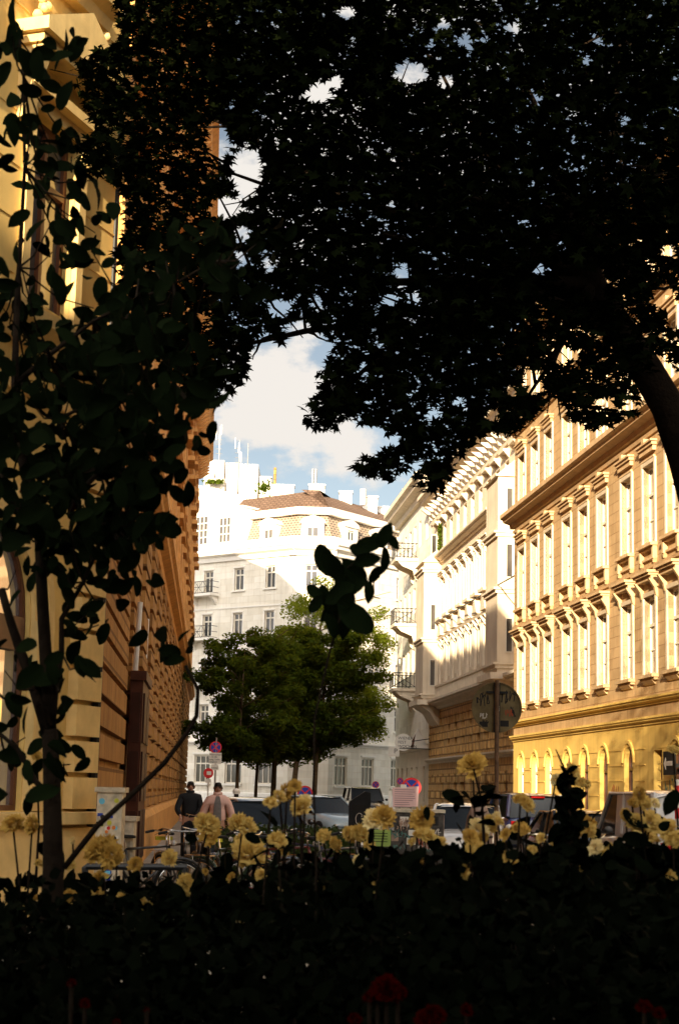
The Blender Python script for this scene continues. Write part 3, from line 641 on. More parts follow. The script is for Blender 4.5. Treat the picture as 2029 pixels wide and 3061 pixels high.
# ================= left building: brown receding facade
bl = Bld('apartment_building', LB, LD, 'long brown stone and brick building in shade along the left of the street')
LLEN = 88
CL = [2.6+4.25*k for k in range(20)]
hol = []
for c in CL:
    for z0_, z1_ in ((7.95, 10.35), (12.3, 14.9), (16.5, 18.9), (20.1, 21.5)): hol.append((c-.65, c+.65, z0_, z1_))
bl.part('wall', wall(LLEN, 22.3, hol, 13, z0=7.405, rev=.35), M_BRICK)
hol = [(c-.75, c+.75, 1.1, 5.6, True) for c in CL if c > 8]
m = wall(LLEN, 7.4, hol, 13, rev=.45)
for k in range(15):
    z = 1.15+k*.39
    for q in range(21):
        u0 = .05 if q == 0 else CL[q-1]+.85; u1 = CL[q]-.85 if q < 20 else LLEN
        if q == 0: u1 = 8.5-2.0; 
        if q == 1: continue
        if u1-u0 > .3 and z < 6.7: m.box(u0, u1, -.1, .01, z, z+.3)
bl.part('ground_floor_wall', m, M_BROWNSTONE, 'brown rusticated ground floor wall')
m = MB(); cornice(m, -.1, LLEN+.2, 22.2, 1.3, 1.05); cornice(m, .02, LLEN+.05, 6.9, .65, .42); cornice(m, .02, LLEN+.05, 11.3, .3, .28); cornice(m, .02, LLEN+.05, 15.6, .35, .3); cornice(m, .02, LLEN+.05, 19.4, .3, .25)
prof_ledge(m, .02, LLEN+.02, [(-.01, .02), (.22, .02), (.22, .95), (.14, 1.08), (-.01, 1.1)])
bl.part('cornice', m, M_STONETRIM)
m = MB()
for k in range(96):
    u = .4+k*.92; m.prism([(-.85, 22.19), (.01, 22.19), (.01, 21.75), (-.3, 21.8), (-.6, 22.0)], u-.16, u+.16, 'x')
bl.part('cornice_bracket', m, M_STONETRIM)
m = MB()
for k in range(20):
    u = CL[k]+2.12
    m.box(u-.45, u+.45, -.18, .01, 7.6, 11.28); m.box(u-.4, u+.4, -.14, .01, 11.65, 15.58); m.box(u-.4, u+.4, -.12, .01, 16.0, 19.38); m.box(u-.35, u+.35, -.1, .01, 19.75, 21.7)
m.box(.02, .75, -.13, .01, 7.6, 21.7)
bl.part('pilaster', m, M_STONETRIM)
wl1 = win_mesh(1.3, 2.4, M_BROWNFRAME, M_PANE, y=.22); wl2 = win_mesh(1.3, 2.6, M_BROWNFRAME, M_PANE, y=.22); wl4 = win_mesh(1.3, 1.4, M_BROWNFRAME, M_PANE, y=.22); wlg = win_mesh(1.5, 4.5, M_BROWNFRAME, M_PANE, arched=True, y=.3)
for c in CL:
    h = MB()
    for z1_, k in ((10.35, .3), (14.9, .42), (18.9, .3)):
        h = MB(); h.box(c-.95, c+.95, -k, .01, z1_+.3, z1_+.48); h.box(c-.8, c-.655, -.1, .05, z1_-2.4, z1_+.29); h.box(c+.655, c+.8, -.1, .05, z1_-2.4, z1_+.29); h.box(c-.9, c+.9, -.26, .01, z1_-2.75, z1_-2.58); bl.part('window_surround', h, M_STONETRIM) if k < .4 else None; h2 = h if k > .4 else locals().get('h2')
    h2.prism([(c-.95, 15.381), (c+.95, 15.381), (c, 15.59)], -.35, .01)
    bl.part('window_surround', h2, M_STONETRIM)
    bl.put(wl1, c, 7.95); bl.put(wl2, c, 12.3); bl.put(wl1, c, 16.5)
    bl.put(wl4, c, 20.1)
    if c > 8: bl.put(wlg, c, 1.1)
m = MB().prism([(-1.0, 23.51), (13, 23.51), (8, 27), (3, 26)], 0, LLEN, 'x'); bl.part('roof', m, M_TILE)
# dark red-brown shop portal
po = Bld('shop_portal', LB+LD*7.0, LD, 'dark red-brown panelled wooden shop portal standing out from the brown facade', 'shop front')
m = MB().box(0, 2.6, -.33, -.12, .13, 3.3); m.box(-.05, 2.65, -.38, -.12, 3.301, 3.45); po.part('casing', m, mat('portal_wood', (.09, .03, .016), .5, .3, 4, .1, 20))
m = MB()
for z in (.4, 1.35, 2.3):
    for u in (.2, 1.4): m.box(u, u+1.0, -.36, -.331, z, z+.8)
    m.box(-.03, -.001, -.3, -.15, z, z+.8)
po.part('panel', m, mat('portal_panel', (.05, .016, .01), .45, .3, 4))
# white down pipes / banner poles
for (px0, py0, px1, py1, Y, r, lab) in ((420, 1800, 378, 2365, 27.2, .045, 'thin white pole rising along the brown facade, the taller of two'), (440, 1850, 429, 2040, 34, .05, 'short white pole fixed higher on the brown facade')):
    a_ = at(px1, py1, Y); b_ = at(px0, py0, Y)
    o = MB().tube([a_, b_], r, 8).build('pole', mat('white_pole_paint', (.8, .76, .7), .5, .05)); tag(o, lab, 'pole')

# ================= yellow corner house front, left foreground
by = Bld('corner_house', LB-YD*14-LD*.02, YD, 'ochre yellow neoclassical house front with carved window hoods and arched shop window, far left')
YL = 14-.0
o = YL
cw = [YL-1.62, YL-5.1, YL-8.6]
ac = YL-2.75
hol = [(c-.55, c+.55, 7.02, 9.25) for c in cw]+[(c-.55, c+.55, 11.3, 13.6) for c in cw]+[(ac-3.6*k-1.15, ac-3.6*k+1.15, 1.3, 4.55, True) for k in range(3)]
w_ = wall(YL, 18, hol, .5, rev=.34)
for z in np.arange(7.2, 17, .62): w_.box(YL-.85, YL-.0, -.012, .01, z, z+.025); w_.box(YL-4.3, YL-2.4, -.012, .01, z, z+.025)
by.part('wall', w_, M_OCHRE)
MB().prism([(0, .6), (YL-.3, .6), (YL-.6, 9), (0, 13)], 0, 18, 'z').build('core_wall', M_OCHRE, by.root)
# mouldings
m = MB()
prof_ledge(m, 0, YL, [(-.01, 6.45), (.1, 6.45), (.14, 6.58), (.3, 6.66), (.32, 6.8), (-.01, 6.84)])
prof_ledge(m, 0, YL, [(-.01, 5.9), (.06, 5.9), (.08, 6.02), (-.01, 6.02)])
prof_ledge(m, 0, YL, [(-.01, .02), (.16, .02), (.16, 1.0), (.1, 1.1), (-.01, 1.12)])
prof_ledge(m, 0, YL, [(-.01, 1.13), (.24, 1.15), (.24, 1.28), (-.01, 1.29)])
by.part('string_course', m, M_OCHRETRIM)
for c in cw:
    h = MB(); h.box(c-.72, c-.56, -.07, .1, 6.86, 9.4); h.box(c+.56, c+.72, -.07, .1, 6.86, 9.4); h.box(c-.56, c+.56, -.068, .1, 9.251, 9.4)
    h.box(c-.9, c+.9, -.2, .01, 9.402, 9.52); 
    h.prism([(c-1.05, 9.95), (c+1.05, 9.95), (c+1.05, 10.1), (c, 10.62), (c-1.05, 10.1)], -.42, .01)
    h.box(c-.98, c+.98, -.33, .01, 9.84, 9.949)
    for sx in (-1, 1): x = c+sx*.82; h.prism([(-.3, 9.839), (.01, 9.839), (.01, 8.95), (-.08, 9.0), (-.16, 9.3), (-.2, 9.5)], x-.11, x+.11, 'x')
    by.part('window_surround', h, M_OCHRETRIM)
    h = MB(); prof_ledge(h, c-.95, c+.95, [(-.01, 10.86), (.14, 10.86), (.2, 10.98), (.34, 11.05), (.36, 11.2), (-.01, 11.22)])
    h.box(c-.75, c-.58, -.06, .1, 11.225, 13.8); h.box(c+.58, c+.75, -.06, .1, 11.225, 13.8)
    by.part('window_surround', h, M_OCHRETRIM)
    for sx in (-1, 1):
        h = MB()
        for k in range(16):
            q = k*.7; rr = .05+.02*math.sin(k*2.1); h.lathe([(.001, -rr), (rr*.9, -rr*.5), (rr, 0), (rr*.7, rr*.6), (.001, rr)], (c+sx*.72+.12*math.cos(q)*(1-k/20), -.1-.08*abs(math.sin(k*1.7)), 10.72-.035*k+.06*math.sin(q)), 7)
        o = by.part('carved_bracket', h, M_OCHRETRIM, smooth=True)
wy = win_mesh(1.1, 2.23, M_BROWNFRAME, M_PANE, tr=.33, bars=0, fw=.08, y=.12); wy2 = win_mesh(1.1, 2.3, M_BROWNFRAME, M_PANE, tr=.33, fw=.08, y=.12)
M_SHOPGL = mat('shop_glass', (.55, .56, .60), .03, .2, 1, spec=1.0, metal=.75)
wya = win_mesh(2.3, 3.25, M_BROWNFRAME, M_SHOPGL, arched=True, tr=0, mull=0, fw=.06, y=.06)
for c in cw: by.put(wy, c, 7.02); by.put(wy2, c, 11.3)
for k in range(3):
    w_ = by.put(wya, ac-3.6*k, 1.3); MB().box(-1.06, 1.06, .02, .2, 1.75, 2.12).build('transom', M_BROWNFRAME, w_)
    ar = MB(); c = ac-3.6*k; zc = 4.55-1.15
    for ro, ri, yy in ((1.55, 1.42, -.1), (1.42, 1.17, -.05)):
        for j in range(20):
            q0, q1 = PI*j/20, PI*(j+1)/20
            ar.prism([(c+ro*math.cos(q0), zc+ro*math.sin(q0)), (c+ro*math.cos(q1), zc+ro*math.sin(q1)), (c+ri*math.cos(q1), zc+ri*math.sin(q1)), (c+ri*math.cos(q0), zc+ri*math.sin(q0))], yy, .01)
    for sx in (-1, 1): ar.box(c+sx*1.36-.19, c+sx*1.36+.19, -.1, .01, 1.3, zc-.001)
    by.part('arch_moulding', ar, M_OCHRETRIM)
m = MB(); z = 1.32; k = 0
while z < 5.7:
    m.prism([(-.13, z), (.01, z), (.01, z+.36), (-.13, z+.36)], YL-(.62 if k % 2 else .62), YL+.0, 'x'); z += .42; k += 1
by.part('quoin', m, M_OCHRETRIM)
m = MB(); m.tube([(YL+.03, -.06, .2), (YL+.03, -.06, 6.4), (YL+.05, .02, 6.8), (YL+.05, .02, 18)], .055, 8)
o = m.build('drain_pipe', M_DARKMETAL, None, False, by.P, by.rz); tag(o, 'dark drain pipe running down the corner beside the ochre yellow front', 'pipe')

# ================= unseen blocks: rear one added to shade the foreground, right one for shop reflections
for nm, x0, x1, y0, y1, H, m_, lab in (('apartment_building', -46, 34, -36, -24, 18.6, M_CREAM, 'unseen long cream block added behind the planting bed to shade the foreground'),
                                      ('apartment_building', 27, 39, -20, 60, 17, M_WHITE, 'white apartment block across the side street on the far right')):
    r_ = empty(nm, ((x0+x1)/2, (y0+y1)/2, 0)); tag(r_, lab, 'building')
    hx, hy = (x1-x0)/2, (y1-y0)/2
    MB().box(-hx, hx, -hy, hy, 0, H).build('wall', m_, r_); MB().box(-hx-.5, hx+.5, -hy-.5, hy+.5, H+.001, H+.5).build('cornice', M_WHITETRIM, r_)
    if x0 > 0:
        for z in (1, 5, 9, 13):
            for k in range(18):
                y = -hy+2+k*4.4; MB_ = MB().box(-hx-.06, -hx-.001, y, y+1.2, z, z+2.2); MB_.build('window', M_PANE, r_)
    else:
        for z in (5, 9, 13):
            for k in range(17):
                x = -hx+2+k*4.4; MB().box(x, x+1.2, hy+.001, hy+.06, z, z+2.2).build('window', M_PANE, r_)

# ================= maple over the street bed
def ppoly(px, py, poly):
    x = np.asarray(px); y = np.asarray(py); ins = np.zeros(len(x), bool); n = len(poly)
    for i in range(n):
        x0, y0 = poly[i]; x1, y1 = poly[(i+1) % n]
        if y0 == y1: continue
        c = ((y0 > y) != (y1 > y)) & (x < (x1-x0)*(y-y0)/(y1-y0)+x0); ins ^= c
    return ins
CM = np.array([list(r) for r in CAMM])
def projn(P):
    v = (P-np.array([0, 0, EYE])) @ CM
    return 1014.5+F*v[:, 0]/-v[:, 2], 1530.5-F*v[:, 1]/-v[:, 2]
Kd = 2029/1568
CAN = [(250,-60),(285,90),(175,150),(190,230),(230,300),(175,345),(210,400),(280,430),(300,500),(270,600),(300,700),(340,770),(380,860),(440,925),(500,930),(560,880),(580,790),(600,765),(650,785),(700,742),(765,775),(785,815),(740,860),(740,900),(702,975),(742,1002),(800,962),(870,988),(935,1000),(935,1022),(815,1068),(835,1098),(900,1104),(955,1062),(985,1062),(958,1122),(1012,1142),(1050,1060),(1120,990),(1180,1005),(1245,945),(1285,905),(1320,965),(1365,992),(1440,960),(1492,950),(1510,880),(1490,800),(1530,815),(1568,850),(1640,860),(1700,860),(1700,-60)]
CANP = [(x*Kd, y*Kd) for x, y in CAN]
GAPS = [(505,330,22,45),(570,400,34,62),(520,480,30,22),(560,540,16,14),(735,215,26,24),(775,190,14,12),(950,168,40,22),(1030,190,14,10),(800,30,16,10),(1025,58,16,10),(1075,95,14,10),(930,640,16,28),(905,690,14,14),(960,690,14,10),(648,712,28,16),(690,760,30,14),(905,480,12,10),(1000,100,8,6),(1180,60,12,10),(1235,230,8,8),(1300,820,34,14),(1230,880,22,24),(1180,905,14,10),(1330,640,30,24),(1290,620,12,10),(1380,660,20,30),(1545,580,14,12),(1530,690,24,30),(1240,620,14,10),(1280,550,14,9),(1560,730,20,30),(730,700,8,8),(1440,280,8,8),(1380,90,9,7),(1355,140,9,8),(560,600,10,10),(620,620,8,8),(840,850,10,10),(1060,930,12,10),(1000,960,14,10),(1140,960,12,9),(1400,930,18,8),(1450,935,14,8),(1480,870,8,20)]
def maple_leaves(n, rng, ylo=12.5, yhi=21, clus=6, sig=.16):
    nc = n//clus
    px = rng.uniform(-100, 2350, nc); py = rng.uniform(-700, 1490, nc); Y = rng.uniform(ylo, yhi, nc)
    keep = rng.random(nc) < np.where((py < -60) | (px > 2060), .22, 1.0); px, py, Y = px[keep], py[keep], Y[keep]
    nc = len(px)
    d = np.stack([(px-1014.5)/F, -(py-1530.5)/F, -np.ones(nc)], 1) @ CM.T; C = d*(Y/d[:, 1])[:, None]+np.array([0, 0, EYE])
    L = np.repeat(C, clus, 0)+rng.normal(0, sig, (nc*clus, 3))*np.array([1, 1, .8])
    X_, Y_ = projn(L)
    jx = np.array([noise.noise(Vector((p[0]*2.2, p[1]*2.2, p[2]*2.2))) for p in L])
    jy = np.array([noise.noise(Vector((p[0]*2.2+9, p[1]*2.2, p[2]*2.2))) for p in L])
    ins = ppoly(X_+jx*26, np.where(Y_ < 0, -20, Y_+jy*26), [(a-0, b) for a, b in CANP]) | (X_ > 2120) & (Y_ < 1120)
    ins &= ~((X_ > 1905) & (X_ < 2200) & (Y_ > 1115))
    for gx, gy, rx, ry in GAPS:
        r2 = ((X_/Kd-gx)/(rx+7))**2+((Y_/Kd-gy)/(ry+7))**2; ins &= ~((r2+jx*.5) < 1)
    dens = np.array([noise.noise(Vector((p[0]*1.1+3, p[1]*.7, p[2]*1.1))) for p in L])
    ins &= rng.random(len(L)) < np.clip(.95+dens*.9, .25, 1)
    ins &= rng.random(len(L)) < np.where(X_ < 640, .78, 1.0)
    return L[ins]
tm = empty('maple_tree', at(2140, 2400, 16).to_2d().to_3d()); tag(tm, 'large dark maple arching over the street with its trunk at the right edge', 'tree')
def T(pts, Y=16): return [at(x, y, Y+dy)-tm.location for x, y, dy in pts]
tk = MB(); tk.tube([Vector((0, 0, 0))]+T([(2170, 2100, 0), (2150, 1800, 0), (2105, 1560, 0), (2052, 1370, 0), (1995, 1215, 0), (1930, 1105, 0), (1850, 985, 0), (1770, 850, 0), (1720, 650, .3)]), [.3, .24, .22, .20, .185, .17, .165, .16, .13, .11], 14)
# limbs
rr = random.Random(5)
def limb(m, p0, p1, r0, r1, wob=.15, n=7):
    pts = [p0.lerp(p1, k/n)+Vector((rr.gauss(0, wob), rr.gauss(0, wob), rr.gauss(0, wob*.6)))*(0 if k in (0, n) else 1)*(p1-p0).length*.12 for k in range(n+1)]
    m.tube(pts, [r0+(r1-r0)*k/n for k in range(n+1)], 7); return pts
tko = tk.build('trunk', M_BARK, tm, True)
base = T([(1850, 985, 0), (1770, 850, 0), (1720, 650, .3)])
ends = [(1300, 180, 1), (1000, 300, 2), (700, 520, 0), (1150, 700, -2), (760, 830, -1), (1000, 1180, -1), (1500, 100, 2), (1850, 100, 1), (1350, 1050, 1), (500, 300, 2), (1600, 1150, -1), (1950, 500, -2), (1250, 420, 3), (620, 1050, 1), (1900, 850, -2)]
for i, (x, y, dy) in enumerate(ends):
    m = MB(); b_ = base[i % 3]; tip = T([(x, y, dy)])[0]; pts = limb(m, b_, tip, .075, .015)
    for k in range(2, 8):
        for q in range(2):
            c = pts[k]; t2 = c+Vector((rr.gauss(0, .55), rr.gauss(0, .5), rr.gauss(.1, .5))); limb(m, c, t2, .018, .005, .2, 4)
    m.build('limb', M_BARK, tm, True)
rngc = np.random.default_rng(3)
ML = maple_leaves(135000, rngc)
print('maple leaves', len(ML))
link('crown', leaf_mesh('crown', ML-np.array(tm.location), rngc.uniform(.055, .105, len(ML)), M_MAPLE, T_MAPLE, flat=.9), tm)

# ================= shrub with rounded leaves, left foreground
sh = empty('tall_shrub', at(160, 2617, 5).to_2d().to_3d()); tag(sh, 'tall dark shrub with forked stems and rounded leaves close by on the left', 'shrub')
def TS(pts, Y=5): return [at(x, y, Y+(p[0] if p else 0))-sh.location for x, y, *p in pts]
def stem(pts, rad, name='stem'):
    m = MB(); P = TS(pts); m.tube([P[0]]+P[1:], rad, 10); m.build(name, M_BARK, sh, True); return P
nodes = []
P = TS([(160, 2617), (158, 2450), (155, 2300), (150, 2180)])
m = MB(); m.tube([Vector((0, 0, 0)), P[0]]+P[1:], [.045, .032, .028, .026, .024], 12); m.build('trunk', M_BARK, sh, True)
for pts, rad in (([(150, 2200), (105, 2060), (60, 1940), (30, 1850), (5, 1760)], [.022, .018, .015, .013, .012]),
                 ([(150, 2200), (140, 2000), (128, 1800), (120, 1600), (60, 1350), (45, 1150), (50, 950), (58, 800), (75, 500), (72, 230), (60, 120)], [.022, .02, .018, .017, .013, .012, .010, .008, .006, .005, .003]),
                 ([(152, 2230), (168, 2050), (185, 1950), (185, 1850), (250, 1740), (330, 1560), (300, 1400)], [.012, .01, .009, .008, .006, .005, .004]),
                 ([(192, 2595), (290, 2470), (400, 2370), (491, 2282), (560, 2190), (588, 2140), (592, 2060), (555, 1990)], [.009, .009, .008, .008, .007, .007, .006, .005]),
                 ([(150, 2380), (107, 2335), (55, 2240), (0, 2193)], [.010, .009, .007, .006]),
                 ([(120, 1600), (230, 1480), (330, 1380), (420, 1250), (520, 1140)], [.010, .009, .007, .005, .004]),
                 ([(45, 1150), (150, 1060), (280, 960), (400, 900), (520, 850), (640, 780)], [.009, .008, .006, .005, .004, .003]),
                 ([(120, 1600), (40, 1500), (0, 1400)], [.010, .008, .006]),
                 ([(60, 1350), (180, 1250), (330, 1180), (470, 1180)], [.008, .006, .005, .004])):
    nodes += stem(pts, rad)
nodes = [p for p in nodes]
A_ = [(0,840),(120,830),(220,790),(320,620),(420,560),(560,520),(600,560),(540,640),(480,700),(400,760),(450,820),(490,950),(430,1020),(440,1050),(390,1090),(375,1200),(335,1290),(240,1305),(150,1330),(0,1350)]
B_ = [(0,60),(130,70),(215,100),(200,150),(90,200),(110,330),(200,340),(240,450),(245,560),(190,640),(240,740),(0,760)]
C_ = [(0,1350),(240,1320),(250,1430),(180,1560),(190,1700),(170,1800),(0,1850)]
def shrub_leaves(poly, n, clus, rng, ylo=4.4, yhi=5.8):
    out = []; pp = [(x*Kd, y*Kd) for x, y in poly]; xs = [p[0] for p in pp]; ys = [p[1] for p in pp]; tw = MB(); cs = []
    while len(cs) < n//clus:
        x, y = rng.uniform(min(xs), max(xs)), rng.uniform(min(ys), max(ys))
        if ppoly([x], [y], pp)[0]: cs.append((x, y))
    for x, y in cs:
        c = at(x, y, rng.uniform(ylo, yhi))-sh.location; nd = min(nodes, key=lambda q: (q-c).length)
        if (nd-c).length < .8:
            md = (nd+c)/2+Vector((0, 0, -.03)); tw.tube([nd, md, c], [.004, .003, .002], 4)
        for k in range(clus): out.append(list(c+Vector(rng.normal(0, .06, 3))))
    return np.array(out), tw
rngs = np.random.default_rng(8)
allL = []; twm = MB()
for poly, n, cl in ((A_, 950, 5), (B_, 150, 5), (C_, 70, 5)):
    o_, t_ = shrub_leaves(poly, n, cl, rngs); allL.append(o_); twm.add(t_.v, t_.f)
# named sprays: leaves read one by one in the view
def spray(lst, Y): return np.array([list(at(x*Kd, y*Kd, Y+random.uniform(-.1, .1))-sh.location) for x, y in lst])
allL.append(spray([(375,1465),(425,1468),(440,1495),(375,1500),(395,1505),(445,1478),(400,1525)], 5.0))
allL.append(spray([(30,100),(48,130),(10,170),(60,170),(75,215),(15,310),(100,170),(140,130),(190,98),(170,80)], 5.0))
allL = np.concatenate(allL)
twm.build('twig', M_BARK, sh)
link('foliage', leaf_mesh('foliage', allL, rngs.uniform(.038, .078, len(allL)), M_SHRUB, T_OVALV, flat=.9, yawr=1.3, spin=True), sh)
# red rose blossoms at upper left of that shrub come later

# ================= street trees
T_LEAF = [(0, 0, .03), (.3, 0, 0), (.25, .35, 0), (0, .6, -.05), (-.25, .35, 0), (-.3, 0, 0), (0, -.4, -.03)]
def street_tree(tpx, cpx, Y, Rr, z0, z1, n, label, seed, tr=.15, lm=None):
    rng = np.random.default_rng(seed); b = at(tpx, 2363, Y); b.z = 0.13; r = empty('street_tree', b); tag(r, label, 'tree', 'street trees in the grass strip')
    cx = at(cpx, 2363, Y).x-b.x; cz = (z0+z1)/2; hz = (z1-z0)/2
    m = MB(); m.tube([(0, 0, 0), (.02, 0, 1.5), (cx*.1, 0, z0+.3), (cx*.5, .1, cz), (cx*.8, 0, z1-1.5)], [tr*1.15, tr, tr*.9, tr*.55, tr*.15], 10)
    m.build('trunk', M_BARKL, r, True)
    m = MB(); rq = random.Random(seed)
    for k in range(16):
        a_ = rq.uniform(0, 2*PI); zz = rq.uniform(z0+.2, z1-2); e_ = Vector((cx+Rr*.75*math.cos(a_), Rr*.75*math.sin(a_), zz+rq.uniform(.3, 1.8))); s0 = Vector((cx*.4, 0, zz-.3))
        m.tube([s0, s0.lerp(e_, .5)+Vector((0, 0, .15)), e_], [tr*.35, tr*.2, .02], 6)
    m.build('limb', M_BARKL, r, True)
    # clumps
    nc = 110; v = rng.normal(size=(nc, 3)); v /= np.linalg.norm(v, axis=1)[:, None]; rad = rng.uniform(.35, 1, nc)**.6; 
    C = v*rad[:, None]*np.array([Rr*.88, Rr*.88, hz*.9])+np.array([cx, 0, cz])
    fr2 = np.clip((cz-C[:, 2])/hz, 0, 1); C[:, 2] = np.where(C[:, 2] < cz, cz-(hz-.3)*fr2**.5, C[:, 2]); sz = rng.uniform(.45, .95, nc)*Rr/4.5
    i = rng.integers(0, nc, n); u = rng.normal(size=(n, 3)); u /= np.linalg.norm(u, axis=1)[:, None]
    L = C[i]+u*(rng.random(n)**.45*sz[i])[:, None]*np.array([1.1, 1.1, .75])
    L[:, 2] = np.maximum(L[:, 2], z0-.3+rng.random(n)*.5)
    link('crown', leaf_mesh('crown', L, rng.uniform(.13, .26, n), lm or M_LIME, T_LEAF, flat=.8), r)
street_tree(876, 985, 114, 5.3, 3.6, 16.8, 42000, 'tallest street tree, its upper right side catching sunlight in front of the white corner building', 21, .2, mat('leaf_sunlight_tint', (.10, .13, .012), .7, .35, 2, spec=.05, trans=(.50, .56, .04)))  # leaf colour brightened so this crown looks more sunlit
street_tree(816, 840, 85, 4.3, 2.5, 10.2, 36000, 'wide shaded street tree with a dark thick trunk left of the pale trunk', 22, .14)
street_tree(707, 722, 79, 3.1, 2.3, 9.6, 24000, 'shaded street tree nearest the brown building, behind the parking signs', 23, .09)
street_tree(764, 790, 98, 3.6, 2.3, 9.8, 20000, 'slim street tree with an orange-brown trunk between two dark trunks', 24, .1)
street_tree(939, 985, 84, 3.1, 3.1, 10.0, 24000, 'street tree whose pale brown trunk stands right beside the parked blue car', 25, .13)

# ================= hanging cable
P0 = at(2080, 1300, 43); P1 = at(1492, 1746, 74); P2 = at(1245, 1895, 108)
pts = [P0.lerp(P1, k/12)-Vector((0, 0, .35*math.sin(PI*k/12))) for k in range(13)]+[P1.lerp(P2, k/6) for k in range(1, 7)]
tag(MB().tube(pts, .034, 5).build('cable', M_DARKMETAL), 'thin dark cable hanging diagonally across the tan facade', 'cable')
# ================= signs
M_RED = mat('sign_red', (.62, .03, .03), .4, .06); M_BLUE = mat('sign_blue', (.02, .05, .35), .4, .06); M_SWHITE = mat('sign_white', (.72, .68, .6), .5, .08); M_SBACK = mat('sign_back_grey', (.20, .15, .075), .85, .35, 6, spec=.1); M_INK = mat('ink', (.03, .03, .03), .6, 0)
def disc(m, r, y0, y1, c=(0, 0), n=28, ri=0):
    if not ri: m.prism([(c[0]+r*math.cos(2*PI*k/n), c[1]+r*math.sin(2*PI*k/n)) for k in range(n)], y0, y1); return
    for k in range(n):
        a0, a1 = 2*PI*k/n, 2*PI*(k+1)/n
        m.prism([(c[0]+q*math.cos(a), c[1]+q*math.sin(a)) for q, a in ((r, a0), (r, a1), (ri, a1), (ri, a0))], y0, y1)
def nostop(parent, z, r, cross=True, x=0):
    d = MB(); disc(d, r, -.02, 0, (x, z)); o = d.build('sign_disc', M_RED, parent)
    d = MB(); disc(d, r*.78, -.024, -.0205, (x, z)); d.build('blue_field', M_BLUE, o)
    d = MB(); w = r*.1; q = r*.76/math.sqrt(2)
    d.prism([(x-q-w*.6, z+q-w*.6), (x-q+w*.6, z+q+w*.6), (x+q+w*.6, z-q+w*.6), (x+q-w*.6, z-q-w*.6)], -.028, -.0245)
    if cross: d.prism([(x+q-w*.6, z+q+w*.6), (x+q+w*.6, z+q-w*.6), (x-q+w*.6, z-q-w*.6), (x-q-w*.6, z-q+w*.6)], -.0285, -.0248)
    d.build('red_bar', M_RED, o); return o
def text(s, size, parent, loc, m, name='lettering', rx=PI/2):
    cu = bpy.data.curves.new(name, 'FONT'); cu.body = s; cu.size = size; cu.extrude = .002; cu.align_x = 'LEFT'
    t = bpy.data.objects.new(name, cu); COL.objects.link(t); dg = bpy.context.evaluated_depsgraph_get(); me = bpy.data.meshes.new_from_object(t.evaluated_get(dg)); bpy.data.objects.remove(t)
    me.materials.clear(); me.materials.append(m); o = link(name, me, parent, loc); o.rotation_euler = (rx, 0, 0); return o
def gp(px, Y): p = at(px, 2363, Y); p.z = 0; return p
def zz(py, px, Y): return at(px, py, Y).z
# parking sign post left
Y = 60; b = gp(632, Y); r = empty('street_sign', b); tag(r, 'signpost with a round no stopping sign above two white plates beside the brown building', 'sign')
MB().tube([(.12, 0, 0), (.12, 0, zz(2205, 632, Y))], .03, 8).build('post', M_STEEL, r)
nostop(r, zz(2234, 640, Y), .22, True, .1)
pl_ = MB().box(-.12, .33, -.06, -.045, zz(2283, 638, Y), zz(2250, 638, Y)).build('white_plate', M_SWHITE, r)
text('Halteverbot\nv. 8-18h\nausg. Lade-\ntätigkeit', .085, pl_, (-.10, -.064, zz(2258, 638, Y)), M_INK)
pl_ = MB().box(-.04, .23, -.06, -.045, zz(2302, 638, Y), zz(2285, 638, Y)).build('white_plate', M_SWHITE, r); text('Anfang', .075, pl_, (-.03, -.064, zz(2297, 638, Y)), M_INK)
Y = 57; b = gp(622, Y); r = empty('street_sign', b); tag(r, 'red round sign with a white square centre on a thin pale post behind the walkers', 'sign')
MB().tube([(0, 0, 0), (0, 0, zz(2296, 622, Y))], .03, 8).build('post', M_SWHITE, r); d = MB(); disc(d, .17, -.06, -.04, (0, zz(2311, 622, Y))); o = d.build('sign_disc', M_RED, r); z = zz(2311, 622, Y); MB().box(-.06, .1, -.066, -.061, z-.06, z+.06).build('white_field', M_SWHITE, o)
MB().box(-.1, .1, -.06, -.045, z-.32, z-.2).build('white_plate', M_SWHITE, r)
# big no stopping sign with taped notices
Y = 46; b = gp(1229, Y); r = empty('street_sign', b); tag(r, 'large red and blue no stopping sign with a pinkish paper notice taped over it', 'sign')
MB().tube([(0, .03, 0), (0, .03, zz(2322, 1229, Y))], .03, 8).build('post', M_STEEL, r); nostop(r, zz(2354, 1229, Y), .27)
M_PAPER = mat('pinkish_paper', (.62, .42, .40), .8, .08, 4)
np_ = MB(); z0, z1 = zz(2412, 1212, Y), zz(2354, 1212, Y); np_.prism([(-.50, z0-.02), (.18, z0+.02), (.20, z1+.04), (-.53, z1-.01)], -.045, -.04); o = np_.build('paper_notice', M_PAPER, r)
rq = random.Random(4); ln = MB()
for k in range(9):
    z = z1-.07-k*.058; ln.box(-.46, .12-rq.random()*.2, -.049, -.0455, z, z+.018)
ln.build('faint_text_line', mat('faint_ink', (.3, .2, .2), .7, .1), o)
MB().box(-.62, -.54, -.04, -.035, z0, z1-.1).build('paper_edge', M_SWHITE, r); MB().box(-.30, -.14, -.05, -.0455, z1-.02, z1+.08).build('tape', M_SWHITE, r)
for px, py, Y, rd, lb in ((1195, 2335, 75, .15, 'small red round sign just left of the large no stopping sign'), (1122, 2346, 100, .21, 'small red and blue round sign standing behind the black parked car'), (912, 2372, 58, .27, 'red round no stopping sign mostly hidden behind parked cars at the trees')):
    b = gp(px, Y); r = empty('street_sign', b); tag(r, lb, 'sign'); z = zz(py, px, Y); MB().tube([(0, .03, 0), (0, .03, z+rd)], .025, 8).build('post', M_STEEL, r); nostop(r, z, rd)
